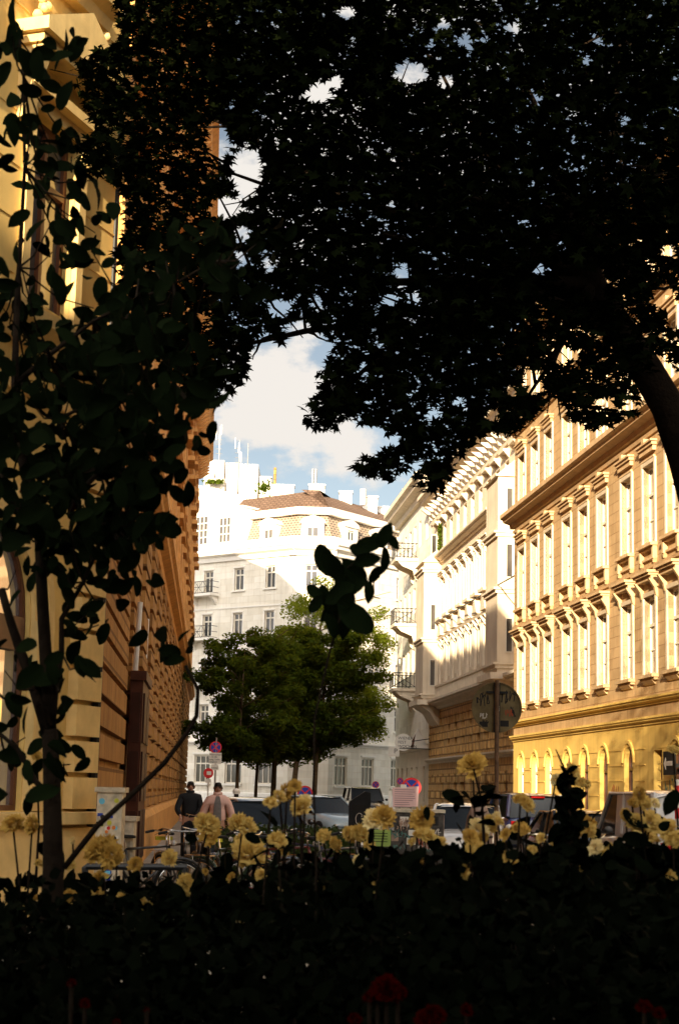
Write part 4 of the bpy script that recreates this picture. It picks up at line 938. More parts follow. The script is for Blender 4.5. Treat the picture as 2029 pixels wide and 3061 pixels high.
# round sign seen from behind
Y = 22; b = gp(1484, Y); r = empty('street_sign', b); tag(r, 'big round sign seen from its graffiti covered back on a rusty post', 'sign')
zc = zz(2114, 1484, Y)
MB().tube([(0, .05, 0), (0, .05, zc+.36)], .03, 10).build('post', mat('rusty_post', (.16, .09, .05), .7, .5, 8, .3, 40), r)
d = MB(); disc(d, .335, .09, .105, (0, zc), 40); disc(d, .335, .075, .09, (0, zc), 40, ri=.32); sd = d.build('sign_disc', M_SBACK, r)
MB().box(-.145, .145, .06, .088, zc+.185, zc+.215).build('clamp_bar', M_DARKMETAL, r); MB().box(-.04, .04, .05, .088, zc-.33, zc+.33).build('mounting_rail', M_DARKMETAL, r)
for q, (u, z, w, h, mm, n) in enumerate(((-.27, .0, .18, .2, M_SPRAY, 5), (.06, .05, .2, .18, M_SPRAY, 5), (-.22, -.15, .1, .08, M_SPRAYW, 5), (.1, -.12, .12, .1, M_SPRAYR, 4), (-.2, -.22, .1, .06, M_SPRAY, 4), (.18, -.12, .08, .14, M_SPRAY, 4))):
    s_ = MB(); scribble(s_, u, zc+z, w, h, n, y=.088-.001, th=.012, seed=30+q, lets=4); s_.build('graffiti', mm, sd)
MB().box(-.23, -.12, .083, .0885, zc-.26, zc-.19).build('sticker', M_SPRAY, sd); MB().box(.05, .16, .083, .0885, zc-.25, zc-.17).build('sticker', M_SPRAY, sd); MB().box(.005, .03, .04, .049, zc-.05, zc+.02).build('sticker', M_SWHITE, sd)
# festival sign and parking plate on the pale building
Y = 101; c = at(1205, 2219, Y); r = empty('hanging_sign', c); tag(r, 'white round sign with black lettering hanging from the pale building', 'sign'); d = MB(); disc(d, .52, 0, .1); disc_ = d.build('sign_disc', M_SWHITE, r)
text('WIENER\nFEST\nWOCHEN', .25, disc_, (-.33, -.006, .17), M_INK); MB().tube([(.1, .05, 0), (1.6, .05, .25)], .03, 6).build('bracket', M_DARKMETAL, r)
c = at(1234, 2240, Y+1); r = empty('awning', c); tag(r, 'steep triangular white awning on the pale building beside the round sign', 'awning')
MB().prism([(-.35, 0), (.95, .05), (.25, 1.25)], -.5, .6).build('canvas', M_SWHITE, r); MB().prism([(-.30, .12), (.0, .1), (.12, .95)], -.52, -.501).build('dark_side', M_BROWNFRAME, r)
c = at(1179, 2246, Y-.5); r = empty('parking_sign', c); tag(r, 'white square plate with a black letter P under the round sign', 'sign'); o = MB().box(-.38, .28, 0, .06, -.3, .3).build('plate', M_SWHITE, r); text('P', .42, o, (-.05, -.006, -.12), M_INK); MB().tube([(.2, .07, .2), (2.2, .5, .2)], .03, 6).build('bracket', M_DARKMETAL, r)

# ================= street cabinets, bins
M_CAB = mat('sticker_covered_panel', (.62, .54, .40), .6, .4, 9); M_CABG = mat('graffiti_cabinet', (.07, .06, .05), .6, .7, 10); M_CABP = mat('cabinet_side_pinkish', (.42, .28, .2), .7, .4, 8)
def cabinet(px0, px1, ytop, Y, dep, m, label, side=None):
    a_ = at(px0, 2400, Y); b_ = at(px1, 2400, Y); zt = at(px0, ytop, Y).z; r = empty('utility_cabinet', ((a_.x+b_.x)/2, Y, .0)); tag(r, label, 'cabinet'); w = (b_.x-a_.x)/2
    bd = MB(); bd.box(-w, w, 0, dep, .1, zt-.06); o = bd.build('body', m, r); MB().box(-w-.03, w+.03, -.03, dep+.03, zt-.059, zt).build('lid', side or m, r); MB().box(-w+.03, w-.03, .03, dep-.03, 0, .099).build('plinth', M_KERB, r)
    for k in (0, 1):
        x0 = -w+.03+k*w; MB().box(x0, x0+w-.06, -.014, -.001, .16, zt-.1).build('door', m, r)
    return r, w, zt
r, w, zt = cabinet(291, 366, 2352, 19.3, .32, M_CAB, 'tall pale utility cabinet plastered with stickers at the foot of the yellow house')
rq = random.Random(12); SC = [M_SWHITE, M_SPRAY, M_RED, M_BLUE, M_SPRAYW, mat('sticker_lime', (.5, .5, .05), .5), mat('sticker_cyan', (.15, .5, .7), .5), mat('sticker_orange', (.7, .2, .03), .5)]
for k in range(34):
    x, z = rq.uniform(-w+.04, w-.06), rq.uniform(.5, zt-.15); s_ = rq.uniform(.018, .036); m = MB()
    if rq.random() < .5: disc(m, s_, -.0165-k*.0003, -.0145-k*.0003, (x, z), 14)
    else: m.box(x-s_*1.2, x+s_*1.2, -.0165-k*.0003, -.0145-k*.0003, z-s_*.7, z+s_*.7)
    m.build('sticker', rq.choice(SC), r)
cabinet(371, 404, 2440, 21, .3, M_CAB, 'lower narrow cabinet standing behind the stickered one')
r, w, zt = cabinet(1101, 1326, 2416, 31, .55, M_CABG, 'wide dark utility cabinet covered in graffiti and posters behind the roses', M_CAB)
for k in range(16):
    x, z = rq.uniform(-w+.1, w-.3), rq.uniform(.5, zt-.2); s_ = MB(); scribble(s_, x, z, rq.uniform(.15, .35), rq.uniform(.1, .2), 5, y=-.02-k*.003, th=.012, seed=60+k, lets=4); s_.build('graffiti', rq.choice([M_SPRAYW, M_SPRAYT, M_SPRAYR, M_CABP]), r)
for k in range(12):
    x, z = rq.uniform(-w+.05, w-.25), rq.uniform(.6, zt-.25); MB().box(x, x+rq.uniform(.08, .2), -.018, -.0145, z, z+rq.uniform(.06, .18)).build('sticker', rq.choice([M_CABP, M_CAB, M_SPRAY, M_SWHITE]), r)
zp = at(1140, 2500, 31).z
po_ = MB().box(-w+.04, -w+.42, -.075, -.07, zp-.18, zp+.12).build('green_poster', mat('poster_green', (.30, .42, .10), .7, .1), r)
ht = text('Nebenwirkung', .075, po_, (-w+.03, -.078, zp+.13), M_SWHITE)
for k in range(4): MB().box(-w+.08, -w+.36, -.08, -.0755, zp+.05-k*.05, zp+.062-k*.05).build('faint_text_line', M_SPRAY, po_)
text('ANN PE', .09, r, (w-.42, -.078, at(1280, 2570, 31).z), M_SWHITE); text('JOSIT', .12, r, (w-.5, -.078, at(1280, 2540, 31).z), M_SPRAYW)
MB().box(w+.002, w+.012, .02, .5, .3, zt-.1).build('side_panel', M_CABP, r)
# dark waste bin on post with spiral graffiti
Y = 25; b = gp(1075, Y); r = empty('waste_bin', b); tag(r, 'dark slant topped waste bin with a spiral scrawl left of the graffiti cabinet', 'bin')
ztp = zz(2365, 1075, Y); m = MB(); m.prism([(-.16, .75), (.16, .75), (.165, ztp-.02), (.08, ztp+.0), (-.16, ztp-.16)], -.13, .13); m.build('body', M_DARKMETAL, r); MB().tube([(0, 0, 0), (0, 0, .76)], .03, 8).build('post', M_DARKMETAL, r)
MB().box(-.11, .11, -.14, -.131, ztp-.28, ztp-.2).build('opening', M_SPRAY, r)
m = MB(); m.tube([(.02+(.01+.011*k)*math.cos(k*.55), -.136, ztp-.38+(.01+.011*k)*1.3*math.sin(k*.55)) for k in range(11)], .005, 5); m.build('spiral_scrawl', M_SPRAYW, r)
Y = 29; b = gp(1431, Y); r = empty('recycling_bin', b); tag(r, 'domed grey recycling bin with round stickers beneath the round sign', 'bin')
ztp = zz(2396, 1431, Y); m = MB().lathe([(.2, 0), (.24, .3), (.235, ztp-.45), (.2, ztp-.25), (.13, ztp-.08), (.04, ztp), (.001, ztp+.005)], n=20); m.build('body', mat('bin_grey', (.28, .2, .16), .6, .3, 6), r, True)
m = MB(); disc(m, .07, -.262, -.243, (-.02, ztp-.55), 20, ri=.04); m.build('ring_sticker', M_SPRAYW, r); m = MB(); disc(m, .04, -.235, -.22, (-.03, ztp-.32), 16, ri=.02); m.build('ring_sticker', M_SWHITE, r); MB().lathe([(.245, .85), (.25, .87), (.245, .89)], n=20).build('rim', M_DARKMETAL, r)
Y = 24; b = gp(2022, Y); r = empty('marker_post', b); tag(r, 'slim white marker post with red bands at the right edge beside the van', 'post')
zt = zz(2330, 2022, Y); MB().tube([(0, 0, 0), (0, 0, zt)], .035, 10).build('post', M_SWHITE, r)
for k in range(5): MB().tube([(0, 0, .35+k*.32), (0, 0, .5+k*.32)], .037, 10).build('red_band', M_RED, r)
# bollard lamps / small dark post by the trees
b = gp(707, 62); r = empty('bollard', b); tag(r, 'dark bollard with a white cap standing in front of the street trees', 'bollard'); MB().tube([(0, 0, 0), (0, 0, 1.45)], .09, 10).build('post', M_DARKMETAL, r); MB().lathe([(.13, 1.38), (.14, 1.5), (.1, 1.56), (.001, 1.6)], n=12).build('cap', M_SWHITE, r)

# ================= cars
M_TYRE = mat('tyre', (.015, .015, .015), .9, .2); M_RIM = mat('wheel_rim', (.35, .35, .36), .35, .1, metal=.8); M_CGLASS = mat('car_glass', (.015, .018, .02), .08, .1, 1, spec=.35); M_TAIL = mat('tail_lamp', (.45, .01, .01), .15, .1, spec=.8); M_HEAD = mat('head_lamp', (.6, .6, .6), .08, .1, spec=1); M_TRIM = mat('black_car_trim', (.012, .012, .012), .5, .1)
def car(px, Y, head, col, label, L=4.3, Wd=1.78, H=1.45, kind='hatch', group='cars parked in the street'):
    mc = mat('car_paint_'+'_'.join(str(int(c*100)) for c in col), col, .25, .03, 3, spec=.6, coat=1)
    b = gp(px, Y); r = empty('parked_car', b, head); tag(r, label, 'car', group); hw = Wd/2; belt = H*.62; van = kind == 'van'
    if van: belt = H*.56
    fx = L/2; st = [(-fx, .42, belt*.86, .86), (-fx+.12, .25, belt*.98, .95), (-fx+.6, .2, belt, 1), (0, .2, belt, 1), (fx-1.35, .2, belt*.97, 1), (fx-.55, .22, belt*.84, .97), (fx-.12, .26, belt*.7, .9), (fx, .4, belt*.6, .8)]
    m = MB(); n = 12
    for x, zb, zt, k in st:
        w = hw*k; m.v += [(x, -w*.88, zb), (x, -w*.99, zb+.12), (x, -w, (zb+zt)/2), (x, -w*.97, zt-.1), (x, -w*.88, zt), (x, -w*.4, zt+.035), (x, w*.4, zt+.035), (x, w*.88, zt), (x, w*.97, zt-.1), (x, w, (zb+zt)/2), (x, w*.99, zb+.12), (x, w*.88, zb)]
    for i in range(len(st)-1):
        for k in range(n): m.f.append((i*n+k, i*n+(k+1) % n, (i+1)*n+(k+1) % n, (i+1)*n+k))
    m.f.append(tuple(range(n))[::-1]); m.f.append(tuple((len(st)-1)*n+k for k in range(n)))
    m.build('body', mc, r, True)
    # greenhouse
    if van: xb0, xt0, xt1, xb1 = -fx+.06, -fx+.16, fx-1.7, fx-1.0
    elif kind == 'suv': xb0, xt0, xt1, xb1 = -fx+.1, -fx+.35, fx-1.95, fx-1.25
    else: xb0, xt0, xt1, xb1 = -fx+.2, -fx+.75, fx-2.05, fx-1.25
    wt = hw*.78 if not van else hw*.88; wb = hw*.9 if not van else hw*.95
    g_ = MB().add([(xb0,-wb,belt-.02),(xb1,-wb,belt-.02),(xb1,wb,belt-.02),(xb0,wb,belt-.02),(xt0,-wt,H-.05),(xt1,-wt,H-.05),(xt1,wt,H-.05),(xt0,wt,H-.05)], [(3,2,1,0),(4,5,6,7),(0,1,5,4),(1,2,6,5),(2,3,7,6),(3,0,4,7)])
    g_.build('windows', M_CGLASS, r)
    rf = MB(); rw = wt+.03; rings = []
    for x, dz in ((xt0-.08, -.06), (xt0+.1, -.015), ((xt0+xt1)/2, .02), (xt1-.15, -.01), (xt1+.08, -.06)):
        rings.append([(x, -rw, H-.07+dz), (x, -rw*.75, H-.015+dz), (x, 0, H+.0+dz), (x, rw*.75, H-.015+dz), (x, rw, H-.07+dz)])
    for i, rg in enumerate(rings): rf.v += rg
    for i in range(4):
        for k in range(4): rf.f.append((i*5+k, (i+1)*5+k, (i+1)*5+k+1, i*5+k+1))
    ro = rf.build('roof', mc, r, True, fix=False)
    pm = MB()
    for sy in (-1, 1):
        B, Tt = wb*sy*1.01, wt*sy*1.02
        pm.tube([(xb0, B, belt), (xt0, Tt, H-.05)], .06, 6); pm.tube([(xb1, B, belt), (xt1, Tt, H-.05)], .035, 6); xm = (xb0+xb1)/2+.1; pm.tube([(xm, B, belt), (xm, Tt, H-.05)], .04, 6)
        pm.tube([(xt0, Tt, H-.06), (xt1, Tt, H-.06)], .035, 6)
        if van: pm.add([(xb0, B*1.005, belt-.05), (xb1-1.2, B*1.005, belt-.05), (xb1-1.2, Tt*1.01, H-.05), (xt0, Tt*1.01, H-.05)], [(0, 1, 2, 3)])
    for q in pieces(pm): q.build('pillar', mc, r)
    if van:
        m = MB().add([(xb0-.012, -wb, belt-.05), (xb0-.012, wb, belt-.05), (xt0-.012, wt, H-.05), (xt0-.012, -wt, H-.05)], [(0, 1, 2, 3)]); m.build('rear_door', mc, r)
    for sx in (-fx+.75, fx-.85):
        for sy in (-1, 1):
            y0 = sy*(hw-.2); w_ = MB().lathe([(.2, 0), (.3, 0), (.325, .03), (.325, .17), (.3, .2), (.2, .2)], (sx, y0 if sy > 0 else y0-.2+.0, .325), 20, 'y').build('wheel', M_TYRE, r, True)
            rm = MB(); rm.lathe([(.02, 0), (.2, .0), (.205, .03), (.19, .05)], (sx, (y0+.16) if sy > 0 else (y0-.21), .325), 16, 'y'); rm.build('rim', M_RIM, w_)
    for sy in (-1, 1):
        MB().box(-fx-.01, -fx+.14, sy*hw*.72-.12, sy*hw*.72+.1, belt*.68, belt*.9).build('taillight', M_TAIL, r); MB().box(fx-.2, fx-.03, sy*hw*.66-.15, sy*hw*.66+.15, belt*.52, belt*.64).build('headlight', M_HEAD, r)
        MB().lathe([(.001, -.07), (.07, -.04), (.085, 0), (.07, .04), (.001, .07)], (xb1-.15, sy*(hw+.1), belt+.06), 8).build('mirror', mc, r, True)
    MB().box(-fx-.03, -fx+.1, -hw*.85, hw*.85, .32, .5).build('rear_bumper', M_TRIM, r); MB().box(fx-.12, fx+.02, -hw*.75, hw*.75, .28, .42).build('front_bumper', M_TRIM, r)
    MB().box(-fx-.045, -fx-.031, -.26, .26, .36, .47).build('number_plate', M_SWHITE, r)
    if kind in ('suv', 'van'): MB().box(xt0-.1, xt0-.02, -.18, .18, H-.12, H-.08).build('high_brake_light', M_TAIL, r)
    return r
HS = math.atan2(.9949, -.10083)      # pointing away along the street
car(1090, 88, HS+PI+.05, (.015, .015, .017), 'black off road car facing the camera far down the street', 4.4, 1.85, 1.8, 'suv')
car(960, 54, -PI/2+.55, (.30, .40, .46), 'pale blue car with a shiny bonnet turned to the right beside the tree', 4.3, 1.75, 1.44)
car(770, 36, -PI/2+.35, (.02, .02, .022), 'dark low car parked behind the bicycles right of the walkers', 4.3, 1.75, 1.4)
car(1392, 36, -PI/2-.1, (.6, .57, .52), 'small white car partly hidden between the cabinet and the domed bin', 3.9, 1.65, 1.38)
car(1560, 46, HS, (.02, .03, .09), 'dark blue people carrier seen from behind under the round sign', 4.4, 1.85, 1.64, 'suv')
car(1705, 37, HS, (.015, .012, .012), 'black low hatchback with red tail lamps left of the white van', 4.1, 1.72, 1.3)
car(1985, 30, HS, (.62, .6, .58), 'white panel van seen from behind at the right edge', 4.6, 1.85, 1.72, 'van')

# ================= people
def skin(name, verts, edges, rad, m, parent, sub=1, extra=None):
    me = bpy.data.meshes.new(name); me.from_pydata([tuple(v) for v in verts], edges, []); o = bpy.data.objects.new(name, me); COL.objects.link(o)
    sk = o.modifiers.new('s', 'SKIN'); sk.use_smooth_shade = True
    for i, r_ in enumerate(rad): o.data.skin_vertices[0].data[i].radius = (r_ if hasattr(r_, '__len__') else (r_, r_))
    o.data.skin_vertices[0].data[0].use_root = True
    ss = o.modifiers.new('b', 'SUBSURF'); ss.levels = sub; ss.render_levels = sub
    dg = bpy.context.evaluated_depsgraph_get(); nm = bpy.data.meshes.new_from_object(o.evaluated_get(dg)); nm.name = name; bpy.data.objects.remove(o)
    nm.materials.clear(); nm.materials.append(m); return link(name, nm, parent)
M_SKIN = mat('skin', (.42, .22, .14), .6, .08, 20); M_HAIR = mat('dark_hair', (.012, .009, .007), .7, .3, 40, .5, 60)
def person(px, Y, Hh, rz, label, jacket, inner, trousers, hands, open_front=False, hat=False, puffer=False):
    b = gp(px, Y); r = empty('person', b, rz); tag(r, label, 'person'); k = Hh/1.75
    def V(x, y, z): return (x*k, y*k, z*k)
    # front is local -y
    v = [V(0, 0, .95), V(0, .01, 1.12), V(0, .0, 1.32), V(0, .01, 1.44), V(0, -.005, 1.52), V(0, -.015, 1.60), V(0, -.01, 1.68)]
    e = [(0, 1), (1, 2), (2, 3), (3, 4), (4, 5), (5, 6)]; rad = [(.15*k, .105*k), (.13*k, .1*k), (.155*k, .11*k), (.11*k, .08*k), .052*k, (.074*k, .09*k), (.066*k, .078*k)]
    for s in (-1, 1):
        hip = len(v); v += [V(s*.09, 0, .88), V(s*.1, -.02 if s > 0 else .01, .5), V(s*.1, -.04 if s > 0 else .10, .1), V(s*.11, -.16 if s > 0 else -.02, .04)]; e += [(0, hip), (hip, hip+1), (hip+1, hip+2), (hip+2, hip+3)]; rad += [.088*k, .058*k, .042*k, .035*k]
        sh_ = len(v); hx, hy, hz = hands[0 if s < 0 else 1]; el = ((s*.19+hx)/2+s*.08, hy/2+.07, (1.40+hz)/2-.05)
        v += [V(s*.17, .0, 1.40), V(*el), V(hx, hy, hz), V(hx*.95, hy-.04, hz-.05)]; e += [(3, sh_), (sh_, sh_+1), (sh_+1, sh_+2), (sh_+2, sh_+3)]; rad += [.058*k, .042*k, .028*k, (.034*k, .02*k)]
        for f in range(5):
            o_ = len(v); off = (f-2)*.017; ln_ = (.05, .07, .078, .072, .058)[f]
            v += [V(hx*.95+off, hy-.06, hz-.075), V(hx*.95+off*1.1, hy-.07-ln_*.3, hz-.075-ln_*.8)]; e += [(sh_+3, o_), (o_, o_+1)]; rad += [.010*k, .008*k]
    bo = skin('body', v, e, rad, M_SKIN, r)
    # face and ears
    hc = Vector(V(0, -.015, 1.62))
    f = MB(); f.lathe([(.001, -.02), (.014, -.012), (.012, .01), (.004, .03)], (0, hc.y-.088*k, hc.z-.005), 6); 
    for s in (-1, 1): f.lathe([(.001, -.03), (.016, -.02), (.02, .01), (.001, .03)], (s*.078*k, hc.y+.01, hc.z), 6)
    f.build('nose_and_ears', M_SKIN, bo, True)
    f = MB()
    for s in (-1, 1): f.box(s*.032*k-.009, s*.032*k+.009, hc.y-.088*k, hc.y-.06, hc.z+.008, hc.z+.016); f.box(s*.032*k-.015, s*.032*k+.015, hc.y-.088*k, hc.y-.06, hc.z+.03, hc.z+.035)
    f.build('eye', M_HAIR, bo)
    MB().box(-.026, .026, hc.y-.09*k, hc.y-.06, hc.z-.05, hc.z-.042).build('mouth', mat('lips', (.25, .08, .06), .6), bo)
    hv = []; hr = []
    rq = random.Random(int(px)); 
    h = MB(); cap = []
    for i in range(9):
        ph = PI/2*i/8
        for j in range(20):
            a_ = 2*PI*j/20; fr_ = max(0, -math.sin(a_)); zl = .045*fr_-.055*(1-fr_); zt_ = .108
            x, y = .083*math.cos(ph)**.5*math.cos(a_) if i < 8 else 0, .100*math.cos(ph)**.5*math.sin(a_) if i < 8 else 0
            cap.append((x*k*rq.uniform(.96, 1.08), hc.y+(y+.008)*k*rq.uniform(.98, 1.04), hc.z+(zl+(zt_-zl)*math.sin(ph))*k+rq.uniform(-.006, .008)))
    h.add(cap, [(i*20+j, i*20+(j+1) % 20, (i+1)*20+(j+1) % 20, (i+1)*20+j) for i in range(8) for j in range(20)])
    h.build('hair', M_HAIR, r, True)
    # trousers
    v2 = [V(0, 0, .98), V(0, 0, .92)]; e2 = [(0, 1)]; r2 = [(.165*k, .12*k), (.17*k, .125*k)]
    for s in (-1, 1):
        q = len(v2); v2 += [V(s*.095, 0, .84), V(s*.1, -.02 if s > 0 else .01, .5), V(s*.1, -.04 if s > 0 else .10, .1)]; e2 += [(1, q), (q, q+1), (q+1, q+2)]; r2 += [.105*k, .078*k, .068*k]
    skin('trousers', v2, e2, r2, trousers, r)
    for s in (-1, 1):
        y = -.1 if s > 0 else .04; MB().box(s*.1-.045, s*.1+.045, y-.13, y+.12, 0, .075).build('shoe', M_TYRE, r)
    # jacket
    v3 = [V(0, .0, .92), V(0, .01, 1.1), V(0, .0, 1.32), V(0, .015, 1.43), V(0, .01, 1.5)]; e3 = [(0, 1), (1, 2), (2, 3), (3, 4)]; r3 = [(.2*k, .15*k), (.19*k, .145*k), (.2*k, .145*k), (.15*k, .11*k), (.075*k, .07*k)]
    for s in (-1, 1):
        q = len(v3); hx, hy, hz = hands[0 if s < 0 else 1]; el = ((s*.19+hx)/2+s*.08, hy/2+.07, (1.40+hz)/2-.05)
        m1 = tuple((a_+b_)/2 for a_, b_ in zip((s*.18, 0, 1.39), el)); m2 = tuple((a_+b_)/2 for a_, b_ in zip(el, (hx, hy, hz)))
        v3 += [V(s*.18, 0, 1.39), V(*m1), V(*el), V(*m2), V(hx, hy+.01, hz+.01)]; e3 += [(3, q), (q, q+1), (q+1, q+2), (q+2, q+3), (q+3, q+4)]; p_ = 1.12 if puffer else 1
        r3 += [.088*k*p_, .078*k*p_, .068*k*p_, .062*k*p_, .048*k]
    skin('jacket', v3, e3, r3, jacket, r)
    c = MB(); c.lathe([(.085, 1.455*k), (.092, 1.50*k), (.088, 1.54*k), (.075, 1.53*k), (.07, 1.47*k)], (0, .012, 0), 14); c.build('collar', jacket, r, True)
    if open_front:
        s_ = MB(); rows = [(.90, .085), (1.1, .08), (1.3, .07), (1.4, .05), (1.46, .035)]
        for z, w in rows:
            for j in range(7): x = w*(j/3-1); s_.v.append((x*k, -(.160-.9*x*x if z < 1.38 else .115+.02*(1.46-z)*10)*k, z*k))
        s_.add([], []); s_.f += [(i*7+j, i*7+j+1, (i+1)*7+j+1, (i+1)*7+j) for i in range(4) for j in range(6)]
        s_.build('jumper', inner, r, True)
    return r
M_PUFF = mat('pink_puffer_fabric', (.74, .46, .38), .6, .12, 3, .9, 9); M_BLK = mat('black_fabric', (.012, .012, .013), .9, .2, 6); M_GREY = mat('grey_knit', (.17, .15, .14), .95, .2, 30); M_JEAN = mat('dark_denim', (.03, .035, .05), .9, .2, 10)
person(652, 33, 1.72, .08, 'person in a pale pink quilted jacket over a grey jumper, walking with short dark hair', M_PUFF, M_GREY, M_JEAN, ((-.25, -.05, .84), (.25, -.05, .84)), True, puffer=True)
person(570, 36, 1.74, .15, 'person dressed all in black with curly dark hair, pushing a bicycle', M_BLK, M_BLK, M_BLK, ((-.22, -.28, 1.0), (.12, -.32, 1.0)))
person(1245, 118, 1.75, .3, 'person in dark clothes standing far away at the pale building', M_BLK, M_BLK, mat('reddish_trousers', (.25, .05, .04), .9), ((-.25, -.05, .84), (.25, -.05, .84)))

# ================= bicycles
M_CHROME = mat('chrome', (.7, .7, .7), .18, .05, metal=1)
def bicycle(px, Y, rz, label, col, lamp=False, grp='bicycles parked behind the rose bed', z=.0):
    mc = mat('bike_paint_'+'_'.join(str(int(c*100)) for c in col), col, .3, .1, spec=.6, coat=.5); b = gp(px, Y); b.z = z; r = empty('bicycle', b, rz); tag(r, label, 'bicycle', grp)
    for x in (-.52, .52):
        ring = [(x+.33*math.cos(2*PI*k/28), 0, .34+.33*math.sin(2*PI*k/28)) for k in range(29)]; w_ = MB().tube(ring, .018, 6).build('wheel', M_TYRE, r, True)
        s_ = MB(); s_.tube([(x+.305*math.cos(2*PI*k/28), 0, .34+.305*math.sin(2*PI*k/28)) for k in range(29)], .012, 5)
        s_.build('rim', M_CHROME, w_, True); s_ = MB()
        for k in range(14): a_ = 2*PI*k/14; s_.tube([(x, .02*(-1)**k, .34), (x+.3*math.cos(a_), 0, .34+.3*math.sin(a_))], .0022, 3)
        s_.build('spoke', M_CHROME, w_)
        m = MB(); m.tube([(x+.37*math.cos(R(a_)), 0, .34+.37*math.sin(R(a_))) for a_ in range(20, 171, 15)], .022, 6); m.build('mudguard', mc, r, True)
    m = MB(); BB = (-.08, 0, .3); ST = (-.2, 0, .82); HT = (.34, 0, .86); HB = (.38, 0, .7)
    for p, q, rd in ((BB, ST, .016), (ST, HT, .016), (BB, HB, .019), (ST, (-.52, 0, .34), .010), (BB, (-.52, 0, .34), .010), (HT, HB, .02), (HB, (.52, 0, .34), .013)): m.tube([p, q], rd, 7)
    m.build('frame', mc, r, True)
    MB().tube([ST, (-.23, 0, .97)], .013, 7).build('seat_post', M_CHROME, r)
    s_ = MB(); s_.v = []; rings = [(-.38, .085, .02), (-.33, .1, .03), (-.24, .075, .025), (-.12, .035, .02), (-.08, .02, .012)]
    for x, w, h in rings: s_.v += [(x, -w, .97), (x, -w*.8, .97+h), (x, 0, .975+h), (x, w*.8, .97+h), (x, w, .97), (x, 0, .955)]
    for i in range(4):
        for k in range(6): s_.f.append((i*6+k, i*6+(k+1) % 6, (i+1)*6+(k+1) % 6, (i+1)*6+k))
    s_.f += [(5, 4, 3, 2, 1, 0), (24, 25, 26, 27, 28, 29)]; s_.build('saddle', M_TRIM, r, True)
    h = MB(); h.tube([(.33, 0, .86), (.32, 0, 1.0)], .014, 7); h.tube([(.14, -.29, 1.02), (.26, -.27, 1.05), (.33, -.12, 1.02), (.33, .12, 1.02), (.26, .27, 1.05), (.14, .29, 1.02)], .011, 7); h.build('handlebar', M_CHROME, r, True)
    for s in (-1, 1):
        MB().tube([(.13, s*.29, 1.02), (.24, s*.275, 1.045)], .017, 7).build('grip', M_TRIM, r); MB().tube([(.30, s*.2, 1.03), (.24, s*.24, .99)], .006, 5).build('brake_lever', M_CHROME, r)
        MB().tube([(-.08, s*.06, .3), (-.08+.15*s, s*.07, .3-.08*s)], .009, 5).build('crank', M_CHROME, r); MB().box(-.12+.15*s, -.03+.15*s, s*.12-.04, s*.12+.04, .285-.08*s, .305-.08*s).build('pedal', M_TRIM, r)
    MB().lathe([(.03, .40), (.035, .43), (.001, .46)], (0, 0, .90), 10, 'x').build('front_lamp', M_HEAD, r)
    if lamp: MB().box(-.44, -.40, -.12, .12, .88, .93).build('rear_reflector', mat('reflector_yellow', (.6, .55, .05), .3, .1), r)
    c = MB(); [c.tube([(-.72, y, .73), (-.3, y, .73)], .006, 4) for y in (-.07, -.025, .025, .07)]; [c.tube([(x, -.07, .73), (x, .07, .73)], .006, 4) for x in (-.72, -.5, -.3)]; c.tube([(-.52, .06, .36), (-.6, .06, .72)], .006, 4); c.tube([(-.52, -.06, .36), (-.6, -.06, .72)], .006, 4); c.build('carrier', M_CHROME, r)
    return r
for a_ in ((430, 21, .4, 'black bicycle with its saddle beside the stickered cabinet', (.02, .02, .02)), (530, 22.5, -1.1, 'black bicycle with a yellow reflector, left end of the parked row', (.015, .015, .018), True),
           (620, 23, 1.9, 'dark bicycle with chrome handlebar and yellow reflector below the pink jacket', (.02, .02, .025), True), (700, 21.5, -.6, 'dark green bicycle under the big cream blossoms', (.01, .04, .02)),
           (770, 23, 2.6, 'silver bicycle with wide bright handlebar in the middle of the row', (.3, .3, .3)), (850, 22, .2, 'dark red bicycle in the middle of the row', (.15, .015, .01)),
           (925, 23.5, 2.9, 'dark blue bicycle in front of the pale tree trunk', (.02, .03, .08)), (1000, 22, .5, 'black bicycle with a raised saddle leaning beside the waste bin', (.02, .02, .02))):
    bicycle(*a_)
bicycle(600, 35.2, -1.5, 'black bicycle held by the person dressed in black', (.012, .012, .012), grp=None)
# ================= low rail and grass strip
m = MB(); zr = at(400, 2592, 9).z
m.tube([at(255, 2640, 9), at(255, 2594, 9), at(262, 2590, 9), at(560, 2592, 9)], .018, 8)
m.tube([at(255, 2640, 9), (at(255, 2640, 9).x, 9, 0)], .018, 8); m.tube([at(555, 2594, 9), (at(555, 2594, 9).x, 9, 0)], .018, 8)
tag(m.build('railing', M_DARKMETAL), 'low black tubular rail along the back of the rose bed', 'railing')
n = 9000; gx = RNG.uniform(-1, 1, n); gY = RNG.uniform(42, 112, n); T_BL = [(0, 0, 0), (.12, 0, 0), (0, .1, 1.2), (-.12, 0, 0)]
gc = np.stack([-2.0-(gY-40)*.066+gx*(1.4+(gY-40)*.02), gY, np.full(n, .15)+RNG.random(n)*.3], 1)
o = link('grass', leaf_mesh('grass', gc, RNG.uniform(.15, .4, n), M_GRASS, T_SMALL, flat=.6)); tag(o, 'rough green grass under the street trees', 'grass', kind='stuff')
n = 5000; gY = RNG.uniform(24, 32, n); gxx = at(860, 2363, 1).x*gY+RNG.uniform(-1.1, 1.3, n); gc = np.stack([gxx, gY, RNG.random(n)*.95], 1)
o = link('shrubs', leaf_mesh('shrubs', gc, RNG.uniform(.05, .12, n), M_GRASS, T_SMALL)); tag(o, 'low tangle of weeds between the bicycles and the cars', 'plants', kind='stuff')

